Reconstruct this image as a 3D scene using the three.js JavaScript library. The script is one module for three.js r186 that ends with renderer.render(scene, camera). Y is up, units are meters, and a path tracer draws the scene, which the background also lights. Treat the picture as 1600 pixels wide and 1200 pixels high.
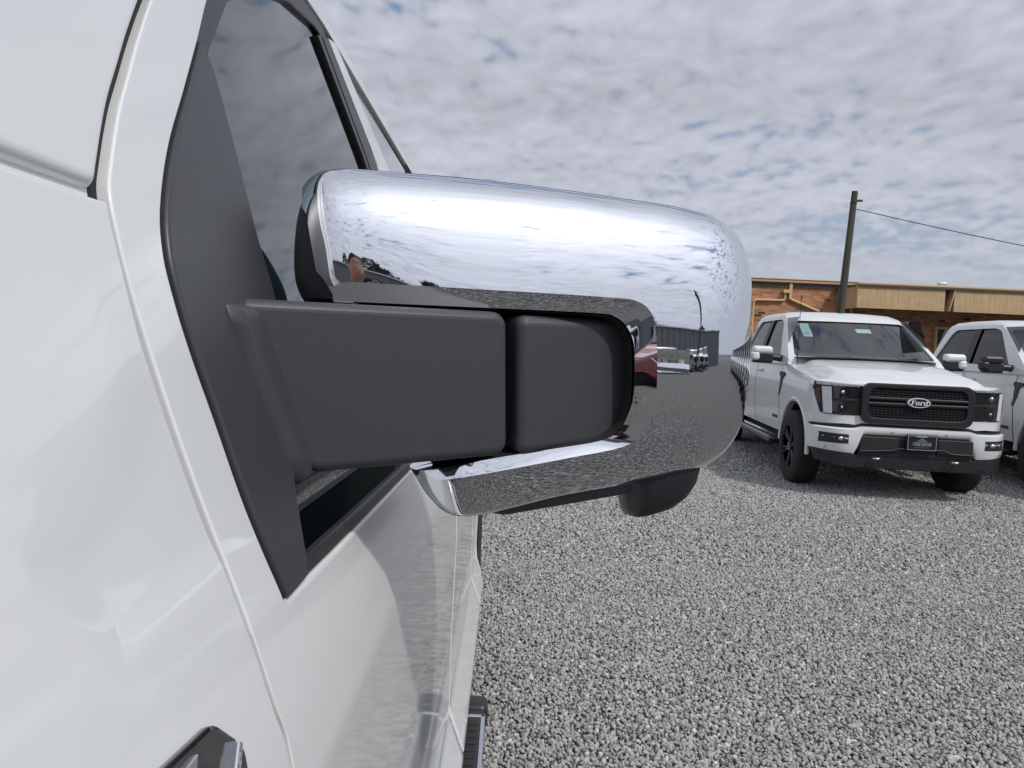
import * as THREE from 'three';
import { RoundedBoxGeometry } from 'three/addons/geometries/RoundedBoxGeometry.js';
import { MarchingCubes } from 'three/addons/objects/MarchingCubes.js';
import { ImprovedNoise } from 'three/addons/math/ImprovedNoise.js';
import { TessellateModifier } from 'three/addons/modifiers/TessellateModifier.js';
import { mergeGeometries, mergeVertices, toCreasedNormals } from 'three/addons/utils/BufferGeometryUtils.js';
import { Brush, Evaluator, SUBTRACTION } from 'three-bvh-csg';

const V2 = (x, y) => new THREE.Vector2(x, y), V3 = (x, y, z) => new THREE.Vector3(x, y, z);
const R = d => d * Math.PI / 180, lerp = (a, b, t) => a + (b - a) * t;
const clamp = (x, a = 0, b = 1) => Math.min(b, Math.max(a, x));
const sstep = (a, b, x) => { const t = clamp((x - a) / (b - a)); return t * t * (3 - 2 * t); };
let seed = 20251;
const rnd = () => { seed |= 0; seed = seed + 0x6D2B79F5 | 0; let t = Math.imul(seed ^ seed >>> 15, 1 | seed); t = t + Math.imul(t ^ t >>> 7, 61 | t) ^ t; return ((t ^ t >>> 14) >>> 0) / 4294967296; };
const perlin = new ImprovedNoise();
const fbm = (x, y, z, o = 5) => { let s = 0, a = 0.5; for (let i = 0; i < o; i++) { s += a * perlin.noise(x, y, z); x *= 2.03; y *= 2.03; z *= 2.03; a *= 0.5; } return s; };

// ---------------------------------------------------------------- camera, sky, sun, exposure
const H = 1.49;                                        // eye height of the photographer's phone
const scene = new THREE.Scene();
const camera = new THREE.PerspectiveCamera(54.5, 4 / 3, 0.02, 900);
camera.position.set(0, H, 0);
camera.rotation.order = 'YXZ';
camera.rotation.set(R(-3.4), R(-0.3), R(2.5));
const renderer = new THREE.WebGLRenderer({ antialias: true });
renderer.toneMapping = THREE.LinearToneMapping;
renderer.toneMappingExposure = 1.0;
renderer.shadowMap.enabled = true;
const sunDir = V3(0.46, 0.74, 0.49).normalize();
{
  const W = 2048, Hh = 1024, data = new Float32Array(W * Hh * 4);
  for (let j = 0; j < Hh; j++) {
    const el = ((j + 0.5) / Hh - 0.5) * Math.PI, y = Math.sin(el), c = Math.cos(el);
    for (let i = 0; i < W; i++) {
      const az = ((i + 0.5) / W - 0.5) * 2 * Math.PI, dx = Math.cos(az) * c, dz = Math.sin(az) * c, k = (j * W + i) * 4;
      let r = 0.16, g = 0.16, b = 0.158;
      if (y > -0.02) {
        const yy = Math.max(y, 0) + 0.075, px = dx / yy, pz = dz / yy;
        const dot = dx * sunDir.x + y * sunDir.y + dz * sunDir.z;
        const wx = px * 0.97 + pz * 0.24, wz = pz * 0.97 - px * 0.24;   // the rows of cloud run across the view
        const warp = fbm(wx * 2.2 + 9, wz * 2.2, 3, 3);
        const cover = fbm(wx * 0.40 + 3.1, wz * 0.75 - 1.7, 8, 4);
        const cells = fbm(wx * 13.5 + warp * 2.6, wz * 10.5 + warp * 2.2, 1.5, 4);
        const rows = fbm(wx * 1.4, wz * 5.2 + warp, 5.5, 3);
        const dens = 0.43 + cover * 0.62 + cells * 0.72 + rows * 0.46;
        const cov = sstep(0.0, 0.36, dens) * 0.96 + 0.04;
        const glow = Math.pow(Math.max(dot, 0), 4.5), core = Math.pow(Math.max(dot, 0), 16), disc = Math.pow(Math.max(dot, 0), 120);
        const lit = 1.02 + 0.75 * glow;
        const sh = 1.0 + cells * 0.29 + rows * 0.14 - cover * 0.12;
        const add = core * 0.55 + disc * 1.6;
        const cr = 0.50 * sh * lit + add, cg = 0.525 * sh * lit + add, cb = 0.60 * sh * lit + add;
        const low = 1 - sstep(0, 0.5, y);
        const br = 0.13 + 0.25 * low + core * 0.35, bg = 0.235 + 0.22 * low + core * 0.35, bb = 0.44 + 0.12 * low + core * 0.35;
        r = lerp(br, cr, cov); g = lerp(bg, cg, cov); b = lerp(bb, cb, cov);
        const hz = 1 - sstep(0.0, 0.2, y);              // air near the horizon
        r = lerp(r, 0.42 * (1 + 0.4 * glow), hz * 0.6); g = lerp(g, 0.465 * (1 + 0.4 * glow), hz * 0.6); b = lerp(b, 0.545 * (1 + 0.4 * glow), hz * 0.6);
      }
      data[k] = r; data[k + 1] = g; data[k + 2] = b; data[k + 3] = 1;
    }
  }
  const t = new THREE.DataTexture(data, W, Hh, THREE.RGBAFormat, THREE.FloatType);
  t.mapping = THREE.EquirectangularReflectionMapping; t.magFilter = t.minFilter = THREE.LinearFilter; t.needsUpdate = true;
  scene.background = t; scene.environment = t;
}
const sun = new THREE.DirectionalLight(new THREE.Color(1, 0.96, 0.9), 2.1);
sun.position.copy(sunDir).multiplyScalar(60); sun.castShadow = true;
sun.shadow.camera.left = sun.shadow.camera.bottom = -40; sun.shadow.camera.right = sun.shadow.camera.top = 40;
sun.shadow.camera.far = 160; sun.shadow.mapSize.set(4096, 4096); sun.shadow.radius = 5;
scene.add(sun, sun.target);

// ---------------------------------------------------------------- naming and building helpers
const taken = {};
const numbered = n => { const base = n.replace(/_\d{3}$/, ''); const k = taken[base] = (taken[base] ?? -1) + 1; return k ? `${base}_${String(k).padStart(3, '0')}` : base; };
function thing(name, label, category, [x, y, z] = [0, 0, 0], turn = 0, group) {
  const o = new THREE.Group(); o.name = numbered(name); o.position.set(x, y, z); o.rotation.y = turn;
  o.userData = { label, category }; if (group) o.userData.group = group;
  scene.add(o); return o;
}
function merge(list) {
  const l = (Array.isArray(list) ? list : [list]).map(g => { g = g.index ? g.toNonIndexed() : g.clone(); for (const k of Object.keys(g.attributes)) if (k !== 'position' && k !== 'normal') g.deleteAttribute(k); return g; });
  return l.length > 1 ? mergeGeometries(l) : l[0];
}
function part(name, geo, mat, parent, label) {
  const m = new THREE.Mesh(Array.isArray(geo) ? merge(geo) : geo, mat); m.name = name; m.castShadow = m.receiveShadow = true;
  if (label) m.userData.label = label;
  parent.add(m); return m;
}
function structure(name, geo, mat, label) { const m = part(name, geo, mat, scene); m.userData = { kind: 'structure', label, category: name.replace(/_/g, ' ') }; return m; }
function copyOf(root, [x, y, z], turn, label, group) {
  const c = root.clone(); c.name = numbered(root.name); c.position.set(x, y, z); c.rotation.y = turn;
  c.userData = { ...root.userData, label }; if (group) c.userData.group = group; else delete c.userData.group;
  scene.add(c); return c;
}
const box = (w, h, d, x = 0, y = 0, z = 0, r = 0) => (r ? new RoundedBoxGeometry(w, h, d, 3, r) : new THREE.BoxGeometry(w, h, d)).translate(x, y, z);
const tube = (pts, r, seg = 24, rad = 8) => new THREE.TubeGeometry(new THREE.CatmullRomCurve3(pts.map(p => V3(...p)), false, 'centripetal'), seg, r, rad);
function bar(a, b, r, r2 = r, n = 10) { const A = V3(...a), B = V3(...b), d = B.clone().sub(A); const g = new THREE.CylinderGeometry(r2, r, d.length(), n); g.applyQuaternion(new THREE.Quaternion().setFromUnitVectors(V3(0, 1, 0), d.clone().normalize())); return g.translate(...A.add(B).multiplyScalar(0.5).toArray()); }
function shapeOf(pts, round = 0) {                     // polygon with rounded corners
  const s = new THREE.Shape(), n = pts.length;
  pts.forEach((p, i) => {
    const a = V2(...pts[(i + n - 1) % n]), c = V2(...p), b = V2(...pts[(i + 1) % n]);
    const r = Math.min(p[2] ?? round, a.distanceTo(c) * 0.48, b.distanceTo(c) * 0.48);
    const p0 = c.clone().add(a.sub(c).setLength(r)), p1 = c.clone().add(b.sub(c).setLength(r));
    if (i) s.lineTo(p0.x, p0.y); else s.moveTo(p0.x, p0.y);
    if (r > 1e-5) s.bezierCurveTo(lerp(p0.x, c.x, 0.5523), lerp(p0.y, c.y, 0.5523), lerp(p1.x, c.x, 0.5523), lerp(p1.y, c.y, 0.5523), p1.x, p1.y);
  });
  s.closePath(); return s;
}
function slab(pts, depth, { round = 0, bevel = 0, holes = [], seg = 3 } = {}) {   // flat outline in x,y with a front at z = 0 and the body behind it
  const s = shapeOf(pts, round); for (const h of holes) s.holes.push(shapeOf(h, round));
  const g = new THREE.ExtrudeGeometry(s, { depth: depth - 2 * bevel, bevelEnabled: bevel > 0, bevelSize: bevel, bevelThickness: bevel, bevelOffset: -bevel, bevelSegments: seg, curveSegments: 6 });
  return g.translate(0, 0, -depth + bevel);
}
const csg = new Evaluator(); csg.attributes = ['position', 'normal']; csg.useGroups = false;
function cut(geo, ...cutters) {
  const only = g => { g = g.clone();  for (const k of Object.keys(g.attributes)) if (k !== 'position' && k !== 'normal') g.deleteAttribute(k); return g; };
  let b = new Brush(only(geo)); b.updateMatrixWorld();
  for (const c of cutters) { const k = new Brush(only(c)); k.updateMatrixWorld(); b = csg.evaluate(b, k, SUBTRACTION); b.updateMatrixWorld(); }
  return b.geometry;
}
function gridMesh(nu, nv, f) {                         // f(i, j) -> [x, y, z]
  const pos = [], idx = [];
  for (let i = 0; i <= nu; i++) for (let j = 0; j <= nv; j++) pos.push(...f(i, j));
  for (let i = 0; i < nu; i++) for (let j = 0; j < nv; j++) { const a = i * (nv + 1) + j, b = a + 1, c = a + nv + 1, d = c + 1; idx.push(a, c, b, b, c, d); }
  const g = new THREE.BufferGeometry(); g.setAttribute('position', new THREE.Float32BufferAttribute(pos, 3)); g.setIndex(idx); g.computeVertexNormals(); return g;
}
function loft(rings, closed = true) {                  // rings: arrays of [x, y, z], capped at both ends
  const n = rings[0].length, pos = rings.flat(2), idx = [], m = closed ? n : n - 1;
  for (let i = 0; i + 1 < rings.length; i++) for (let j = 0; j < m; j++) { const a = i * n + j, b = i * n + (j + 1) % n; idx.push(a, b, a + n, b, b + n, a + n); }
  for (const [i, flip] of [[0, 1], [rings.length - 1, 0]]) {
    const c = pos.length / 3, m3 = [0, 1, 2].map(k => rings[i].reduce((s, p) => s + p[k], 0) / n); pos.push(...m3);
    for (let j = 0; j < n; j++) { const a = i * n + j, b = i * n + (j + 1) % n; flip ? idx.push(b, a, c) : idx.push(a, b, c); }
  }
  let vol = 0; const v = i => V3(pos[3 * i], pos[3 * i + 1], pos[3 * i + 2]);
  for (let i = 0; i < idx.length; i += 3) vol += v(idx[i]).dot(v(idx[i + 1]).cross(v(idx[i + 2])));
  if (vol < 0) for (let i = 0; i < idx.length; i += 3) [idx[i], idx[i + 1]] = [idx[i + 1], idx[i]];   // faces look outward
  const g = new THREE.BufferGeometry(); g.setAttribute('position', new THREE.Float32BufferAttribute(pos, 3)); g.setIndex(idx); g.computeVertexNormals(); return g;
}
const poly = (pts, x) => {                             // piecewise linear y(x); pts sorted by x upward
  if (x <= pts[0][0]) return pts[0][1];
  for (let i = 1; i < pts.length; i++) if (x <= pts[i][0]) { const [a, b] = pts[i - 1], [c, d] = pts[i]; return b + (d - b) * (x - a) / (c - a); }
  return pts[pts.length - 1][1];
};
function hermite(pts, x) {                             // smooth y(x)
  const n = pts.length; if (x <= pts[0][0]) return pts[0][1]; if (x >= pts[n - 1][0]) return pts[n - 1][1];
  let i = 1; while (x > pts[i][0]) i++;
  const s = k => { k = clamp(k, 0, n - 1); const a = pts[Math.max(k - 1, 0)], b = pts[Math.min(k + 1, n - 1)]; return (b[1] - a[1]) / (b[0] - a[0]); };
  const [x0, y0] = pts[i - 1], [x1, y1] = pts[i], h = x1 - x0, t = (x - x0) / h, t2 = t * t, t3 = t2 * t;
  return (2 * t3 - 3 * t2 + 1) * y0 + (t3 - 2 * t2 + t) * h * s(i - 1) + (-2 * t3 + 3 * t2) * y1 + (t3 - t2) * h * s(i);
}

// ---------------------------------------------------------------- materials
function noiseTex(size, fn, srgb = false) {            // grey tiling texture
  const d = new Uint8Array(size * size * 4);
  for (let j = 0; j < size; j++) for (let i = 0; i < size; i++) { const v = fn(i / size, j / size), k = (j * size + i) * 4; const c = Array.isArray(v) ? v : [v, v, v]; d[k] = clamp(c[0]) * 255; d[k + 1] = clamp(c[1]) * 255; d[k + 2] = clamp(c[2]) * 255; d[k + 3] = 255; }
  const t = new THREE.DataTexture(d, size, size); t.wrapS = t.wrapT = THREE.RepeatWrapping; t.magFilter = THREE.LinearFilter; t.minFilter = THREE.LinearMipmapLinearFilter; t.generateMipmaps = true; if (srgb) t.colorSpace = THREE.SRGBColorSpace; t.needsUpdate = true; return t;
}
const std = (r, g, b, roughness, o = {}) => new THREE.MeshStandardMaterial({ color: new THREE.Color().setRGB(r, g, b), roughness, side: THREE.DoubleSide, ...o });
const phys = (r, g, b, roughness, o = {}) => new THREE.MeshPhysicalMaterial({ color: new THREE.Color().setRGB(r, g, b), roughness, side: THREE.DoubleSide, ...o });
const grain = noiseTex(256, () => 0.35 + 0.3 * rnd()); grain.repeat.set(9, 9);
const M = {
  white: phys(0.71, 0.725, 0.725, 0.42, { clearcoat: 1, clearcoatRoughness: 0.06 }),
  red: phys(0.28, 0.012, 0.02, 0.4, { clearcoat: 1, clearcoatRoughness: 0.03 }),
  chrome: std(0.80, 0.81, 0.84, 0.015, { metalness: 1 }),
  plastic: std(0.042, 0.044, 0.05, 0.5, { bumpMap: grain, bumpScale: 0.00035 }),
  sail: std(0.040, 0.041, 0.047, 0.42, { bumpMap: grain, bumpScale: 0.0002 }),
  trim: std(0.018, 0.019, 0.022, 0.4),
  gloss: phys(0.01, 0.01, 0.012, 0.12, { clearcoat: 1, clearcoatRoughness: 0.04 }),
  black: std(0.012, 0.012, 0.013, 0.75),
  rubber: std(0.022, 0.0215, 0.021, 0.85),
  mesh: std(0.016, 0.016, 0.018, 0.55),
  silver: std(0.62, 0.63, 0.65, 0.3, { metalness: 0.9 }),
  lamp: phys(0.70, 0.72, 0.75, 0.15, { clearcoat: 1 }),
  amber: phys(0.10, 0.04, 0.012, 0.2, { clearcoat: 1 }),
  cabin: std(0.05, 0.052, 0.054, 0.85),
  lining: std(0.17, 0.175, 0.18, 0.85),
  headliner: std(0.50, 0.50, 0.49, 0.9),
  seat: std(0.20, 0.21, 0.215, 0.8),
  glass: phys(0.72, 0.84, 0.80, 0.0, { transmission: 1, thickness: 0, ior: 2.2 }),
  tint: phys(0.07, 0.08, 0.085, 0.0, { transmission: 1, thickness: 0, ior: 1.55 }),
  nearGlass: phys(0.13, 0.22, 0.235, 0.0, { transmission: 1, thickness: 0, clearcoat: 1, clearcoatRoughness: 0.0, ior: 2.3, specularColor: new THREE.Color(0.82, 0.98, 1.0) }),
  paper: std(0.62, 0.70, 0.68, 0.7),
  wood: null, brick: null,
};

// ---------------------------------------------------------------- gravel yard
{
  const S = 1024, cell = 58, pts = [];
  for (let j = 0; j < cell; j++) for (let i = 0; i < cell; i++) pts.push([(i + rnd() * 0.95) / cell, (j + rnd() * 0.95) / cell, rnd()]);
  const hgt = new Float32Array(S * S), tone = new Float32Array(S * S);
  for (let j = 0; j < S; j++) for (let i = 0; i < S; i++) {
    const u = i / S, v = j / S, ci = Math.floor(u * cell), cj = Math.floor(v * cell); let d1 = 9, d2 = 9, id = 0;
    for (let b = -1; b <= 1; b++) for (let a = -1; a <= 1; a++) {
      const k = ((cj + b + cell) % cell) * cell + (ci + a + cell) % cell, q = pts[k]; let dx = Math.abs(q[0] - u), dy = Math.abs(q[1] - v); dx = Math.min(dx, 1 - dx); dy = Math.min(dy, 1 - dy);
      const d = Math.hypot(dx, dy) * cell * (0.75 + 0.5 * q[2]); if (d < d1) { d2 = d1; d1 = d; id = k; } else if (d < d2) d2 = d;
    }
    hgt[j * S + i] = sstep(0, 0.5, d2 - d1); tone[j * S + i] = pts[id][2];
  }
  const at = (a, u, v) => a[Math.min(S - 1, Math.floor(v * S)) * S + Math.min(S - 1, Math.floor(u * S))];
  const bump = noiseTex(S, (u, v) => at(hgt, u, v));
  const map = noiseTex(S, (u, v) => { const t = at(tone, u, v), g = (0.40 + 0.28 * t) * (0.92 + 0.08 * rnd()); return [g, g * 0.995, g * 0.975]; }, true);
  const g = new THREE.PlaneGeometry(700, 700).rotateX(-Math.PI / 2); const uv = g.attributes.uv; for (let i = 0; i < uv.count; i++) uv.setXY(i, uv.getX(i) * 700 / 1.7, uv.getY(i) * 700 / 1.7);
  structure('ground', g, std(0.66, 0.66, 0.65, 0.95, { map, bumpMap: bump, bumpScale: 0.016 }), 'grey crushed stone yard under all the parked trucks');
  // loose stones: grey, angular, lying on the sheet where the photograph shows them apart
  const mkStone = () => { const s = new THREE.IcosahedronGeometry(1, 1).deleteAttribute('uv'), p = s.attributes.position, dirs = []; const planes = []; for (let k = 0; k < 9; k++) planes.push([V3(rnd() - 0.5, rnd() - 0.5, rnd() - 0.5).normalize(), 0.58 + rnd() * 0.28]);
    for (let i = 0; i < p.count; i++) { const v = V3(p.getX(i), p.getY(i), p.getZ(i)); for (const [n, d] of planes) { const q = v.dot(n); if (q > d) v.addScaledVector(n, d - q); } p.setXYZ(i, v.x, v.y, v.z); }
    s.computeVertexNormals(); return s; };   // faceted: crushed stone
  const zones = [];
  const add = (x, z, size) => { zones.push([x + (rnd() - 0.5) * size * 1.5, z + (rnd() - 0.5) * size * 1.5, size]); };
  for (let z = -2.0; z > -16; z -= z > -5 ? 0.0135 : z > -9 ? 0.019 : 0.03) { const sp = z > -5 ? 0.0135 : z > -9 ? 0.019 : 0.03, x0 = z > -3.2 ? -0.12 : -0.25, x1 = -z * 0.74 + 0.3; for (let x = x0; x < x1; x += sp) add(x, z, sp); }
  for (let z = -1.98; z < 2.4; z += 0.03) for (let x = z > -1.2 && z < 1.8 ? -0.9 : -0.1; x < 3.2; x += 0.026) add(x, z, 0.026);
  const n = zones.length, kinds = 5, dummy = new THREE.Object3D(), col = new THREE.Color();
  const mat = std(1, 1, 1, 0.9);
  for (let k = 0; k < kinds; k++) {
    const mine = zones.filter((_, i) => i % kinds === k), im = new THREE.InstancedMesh(mkStone(), mat, mine.length);
    mine.forEach(([x, z, sp], i) => {
      const s = (0.0060 + 0.0066 * Math.pow(rnd(), 1.9)) * (sp > 0.027 ? 1.7 : sp > 0.016 ? 1.25 : 1);
      dummy.position.set(x, s * 0.3 + rnd() * 0.010, z); dummy.rotation.set(rnd() * 6.3, rnd() * 6.3, rnd() * 6.3); dummy.scale.set(s * (0.8 + 0.5 * rnd()), s * (0.6 + 0.35 * rnd()), s * (0.8 + 0.4 * rnd())); dummy.updateMatrix(); im.setMatrixAt(i, dummy.matrix);
      const t = rnd(), b = 0.245 + 0.19 * t + (t > 0.95 ? 0.12 : 0) - (t < 0.10 ? 0.07 : 0), w = (rnd() - 0.5) * 0.02; col.setRGB(b * 1.01 + w, b, b * 0.965 - w * 0.8); im.setColorAt(i, col);
    });
    im.name = numbered('gravel'); im.castShadow = im.receiveShadow = true; im.userData = { kind: 'stuff', label: 'loose grey angular gravel stones covering the yard', category: 'gravel' }; scene.add(im);
  }
}

// ---------------------------------------------------------------- the near white truck
const NX = -1.1, NZ = -1.5;                            // its base, the geometry below is written about the photographer's feet
const near = thing('pickup_truck', 'white pickup cut off at the left edge, with chrome towing mirror, closest to the viewer', 'pickup truck', [NX, 0, NZ]);
const npart = (name, geo, mat, parent = near, label) => part(name, (Array.isArray(geo) ? merge(geo) : geo.clone()).translate(-NX, 0, -NZ), mat, parent, label);
const upper = [[-0.29, -0.112], [-0.24, -0.1225], [-0.2, -0.1335], [-0.17, -0.143], [-0.1, -0.168], [0, -0.2], [0.07, -0.2195], [0.2, -0.256], [0.35, -0.298], [0.57, -0.36]];
const lower = [[-1.1, -0.18], [-1.03, -0.12], [-1.006, -0.069], [-1.0, -0.066], [-0.902, -0.104], [-0.89, -0.1075], [-0.7, -0.109], [-0.5, -0.106], [-0.29, -0.112]];
const P = h => { if (h >= -0.286) return hermite(upper, h); let s = 0; for (let k = -2; k <= 2; k++) s += (h + k * 0.003 >= -0.29 ? hermite(upper, h + k * 0.003) : poly(lower, h + k * 0.003)); return s / 5; };
function body(h, z, d = 0) { const p = (P(h + 0.004) - P(h - 0.004)) / 0.008, l = Math.hypot(1, p); return [P(h) - d / l, H + h + d * p / l, z]; }
const gapPts = [[-1.1, -0.43], [-0.244, -0.43], [-0.22, -0.4245], [-0.18, -0.4205], [-0.13, -0.4165], [-0.08, -0.411], [-0.03, -0.407], [0.005, -0.405], [0.04, -0.4045], [0.071, -0.408], [0.089, -0.419], [0.125, -0.446], [0.154, -0.472], [0.186, -0.501], [0.232, -0.546], [0.31, -0.63], [0.42, -0.78], [0.50, -0.98], [0.57, -1.3]];
const gap = h => hermite(gapPts, h);
const zs = h => hermite([[-0.3, -0.5], [-0.177, -0.482], [-0.145, -0.475], [-0.109, -0.4695], [-0.06, -0.465], [-0.016, -0.459], [0.015, -0.457], [0.042, -0.458], [0.07, -0.4695], [0.118, -0.508], [0.175, -0.567], [0.232, -0.6255], [0.289, -0.682], [0.40, -0.80], [0.48, -1.0], [0.528, -1.2]], h);
const zr = h => hermite([[-0.182, -0.53], [-0.119, -0.565], [-0.05, -0.62], [0.022, -0.652], [0.073, -0.645], [0.158, -0.644], [0.21, -0.64], [0.234, -0.6285]], h);
const belt = z => poly([[-1.16, -0.198], [-0.609, -0.182], [-0.47, -0.177]], z);
const rollD = (d, r) => d >= r ? 0 : r - Math.sqrt(Math.max(0, r * r - (r - d) * (r - d)));
function edgeSteps(n, r) { const e = [0, 0.02, 0.1, 0.25, 0.45, 0.7, 1].map(k => k * r); return { e, n }; }
// a strip of body between two outlines in height rows; the four edges can be rolled in like a hemmed panel
function strip(rows, zA, zB, n, { d = 0, roll = {}, r = 0.004, extra = null } = {}) {
  const E = [0, 0, 0.03, 0.12, 0.28, 0.5, 0.75, 1].map(k => k * r), hs = [], lo = Math.min(rows[0], rows[1]), hi = Math.max(rows[0], rows[1]), nr = rows[2];
  if (roll.bot) E.forEach(e => hs.push(lo + e)); for (let i = 0; i <= nr; i++) hs.push(lerp(lo + (roll.bot ? 1.6 * r : 0), hi - (roll.top ? 1.6 * r : 0), i / nr)); if (roll.top) [...E].reverse().forEach(e => hs.push(hi - e));
  const nc = (roll.a ? E.length : 0) + n + (roll.b ? E.length : 0);
  return gridMesh(hs.length - 1, nc, (i, j) => {
    const h = hs[i], a = zA(h), b = zB(h), w = Math.abs(b - a), sg = Math.sign(b - a); let q, flange = 0;
    const o = roll.a ? E.length : 0;
    if (roll.a && j < o) { q = E[j]; if (j === 0) flange = 0.012; } else if (roll.b && j > o + n) { q = w - E[nc - j]; if (j === nc) flange = 0.012; } else q = lerp(roll.a ? 1.6 * r : 0, w - (roll.b ? 1.6 * r : 0), (j - o) / n);
    if ((roll.bot && i === 0) || (roll.top && i === hs.length - 1)) flange = 0.012;
    q = clamp(q, 0, w); let dd = d + flange; if (roll.a) dd += rollD(q, r); if (roll.b) dd += rollD(w - q, r); if (roll.bot) dd += rollD(h - lo, r); if (roll.top) dd += rollD(hi - h, r);
    const z = a + sg * q; if (extra) dd += extra(h, z); return body(h, z, dd);
  });
}
function ribbon(A, B, n, m, { d = 0, rollA = 0, rollB = 0 } = {}) {   // between two polylines of [z, h]
  const len = p => { const l = [0]; for (let i = 1; i < p.length; i++) l.push(l[i - 1] + Math.hypot(p[i][0] - p[i - 1][0], p[i][1] - p[i - 1][1])); return l; };
  const lA = len(A), lB = len(B), at = (p, l, t) => { const s = t * l[l.length - 1]; let i = 1; while (i < l.length - 1 && s > l[i]) i++; const k = clamp((s - l[i - 1]) / (l[i] - l[i - 1])); return [lerp(p[i - 1][0], p[i][0], k), lerp(p[i - 1][1], p[i][1], k)]; };
  return gridMesh(n, m + 4, (i, j) => { const t = i / n, a = at(A, lA, t), b = at(B, lB, t), k = clamp((j - 2) / m); let dd = d; if (j < 2 && rollA) dd += j ? rollA * 0.3 : rollA; if (j > m + 2 && rollB) dd += j === m + 4 ? rollB : rollB * 0.3; return body(lerp(a[1], b[1], k), lerp(a[0], b[0], k), dd); });
}
{
  // fender with its pressed recess beside the door
  const rec = [[-0.384, 0.0], [-0.388, -0.031], [-0.345, -0.07], [-0.279, -0.094], [-0.305, -0.133], [-0.40, -0.127], [-0.47, -0.12], [-0.47, 0.03]];
  const sd = (z, h) => { let d = 9, ins = false; for (let i = 0, j = rec.length - 1; i < rec.length; j = i++) { const [ax, ay] = rec[i], [bx, by] = rec[j], ex = bx - ax, ey = by - ay, t = clamp(((z - ax) * ex + (h - ay) * ey) / (ex * ex + ey * ey)); d = Math.min(d, Math.hypot(z - ax - t * ex, h - ay - t * ey)); if ((ay > h) !== (by > h) && z < (bx - ax) * (h - ay) / (by - ay) + ax) ins = !ins; } return ins ? -d : d; };
  const press = (h, z) => { if (z > -0.2 || h > 0.05 || h < -0.2) return 0; const s = sd(z, h), soft = lerp(0.011, 0.026, sstep(-0.12, -0.06, h)); return 0.0015 * sstep(soft, -soft, s); };
  const zf = h => gap(h) + 0.0024;
  const archF = h => h > -0.54 ? 1.35 : 0.48 - Math.sqrt(Math.max(0, 0.52 * 0.52 - (h + 1.06) ** 2));
  npart('fender', [
    strip([-0.30, 0.064, 120], zf, () => -0.12, 120, { roll: { a: 1, top: 1 }, r: 0.0022, extra: press }),
    strip([-0.30, 0.064, 24], () => -0.12, () => 1.35, 30, { roll: { top: 1, b: 1 } }),
    strip([-0.54, -0.30, 16], zf, () => 1.35, 40, { roll: { a: 1, b: 1 }, r: 0.0022 }),
    strip([-1.06, -0.54, 30], zf, h => archF(Math.min(h, -0.5401)), 20, { roll: { a: 1, b: 1 } }),
    strip([-0.98, -0.54, 16], h => 0.48 + Math.sqrt(Math.max(0, 0.52 * 0.52 - (h + 1.06) ** 2)), () => 1.35, 8),
  ], M.white);
  npart('hood', gridMesh(30, 40, (i, j) => { const s = j / 40, e = Math.sin(Math.PI * s); return [lerp(-0.225, -1.975, s), H + 0.05 + 0.10 * Math.pow(e, 0.45) - 0.06 * Math.pow(i / 30, 3), lerp(-0.19, 1.36, i / 30)]; }), M.white);
  npart('front_end', [box(1.74, 0.34, 0.08, -1.1, 0.62, 1.38, 0.03), box(1.74, 0.55, 0.05, -1.1, 1.15, 1.34, 0.02)], M.white);
  npart('grille', box(1.2, 0.42, 0.05, -1.1, 1.12, 1.38, 0.03), M.chrome);
  npart('windshield_pillar', [strip([0.0705, 0.5, 60], h => gap(h) + 0.0085, h => -0.20 - (h - 0.07) * 1.25, 30, { roll: { a: 1, bot: 1, b: 1 }, r: 0.007 }), strip([0.05, 0.085, 3], h => gap(h) + 0.010, () => -0.2, 8, { d: 0.0065 })], M.white);
  // black seal seen in the shut lines
  npart('door_seal', [strip([-1.0, 0.5, 80], h => gap(h) + 0.016, h => gap(h) - 0.014, 4, { d: 0.0075 })], M.black);
  // fender vent badge
  const vent = [[-0.3455, -0.189], [-0.3685, -0.212], [-0.362, -0.262], [-0.18, -0.262], [-0.12, -0.2], [-0.16, -0.182], [-0.29, -0.183]];
  const onBody = (g, d) => { const p = g.attributes.position; for (let i = 0; i < p.count; i++) { const q = body(p.getY(i), p.getX(i), d - p.getZ(i)); p.setXYZ(i, ...q); } g.computeVertexNormals(); return g; };
  const v = npart('fender_vent', onBody(slab(vent, 0.008, { bevel: 0.002, round: 0.006 }).toNonIndexed(), -0.004), M.gloss);
  npart('vent_trim', onBody(slab([[-0.3565, -0.2045], [-0.3600, -0.2075], [-0.325, -0.240], [-0.318, -0.236]], 0.006, { bevel: 0.001 }).toNonIndexed(), -0.008), M.chrome, v);
  npart('vent_trim', onBody(slab([[-0.318, -0.190], [-0.306, -0.203], [-0.26, -0.203], [-0.20, -0.196], [-0.2, -0.188]], 0.006, { bevel: 0.001 }).toNonIndexed(), -0.008), M.silver, v);
  // door
  const zd = h => gap(h) - 0.0016;
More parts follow.
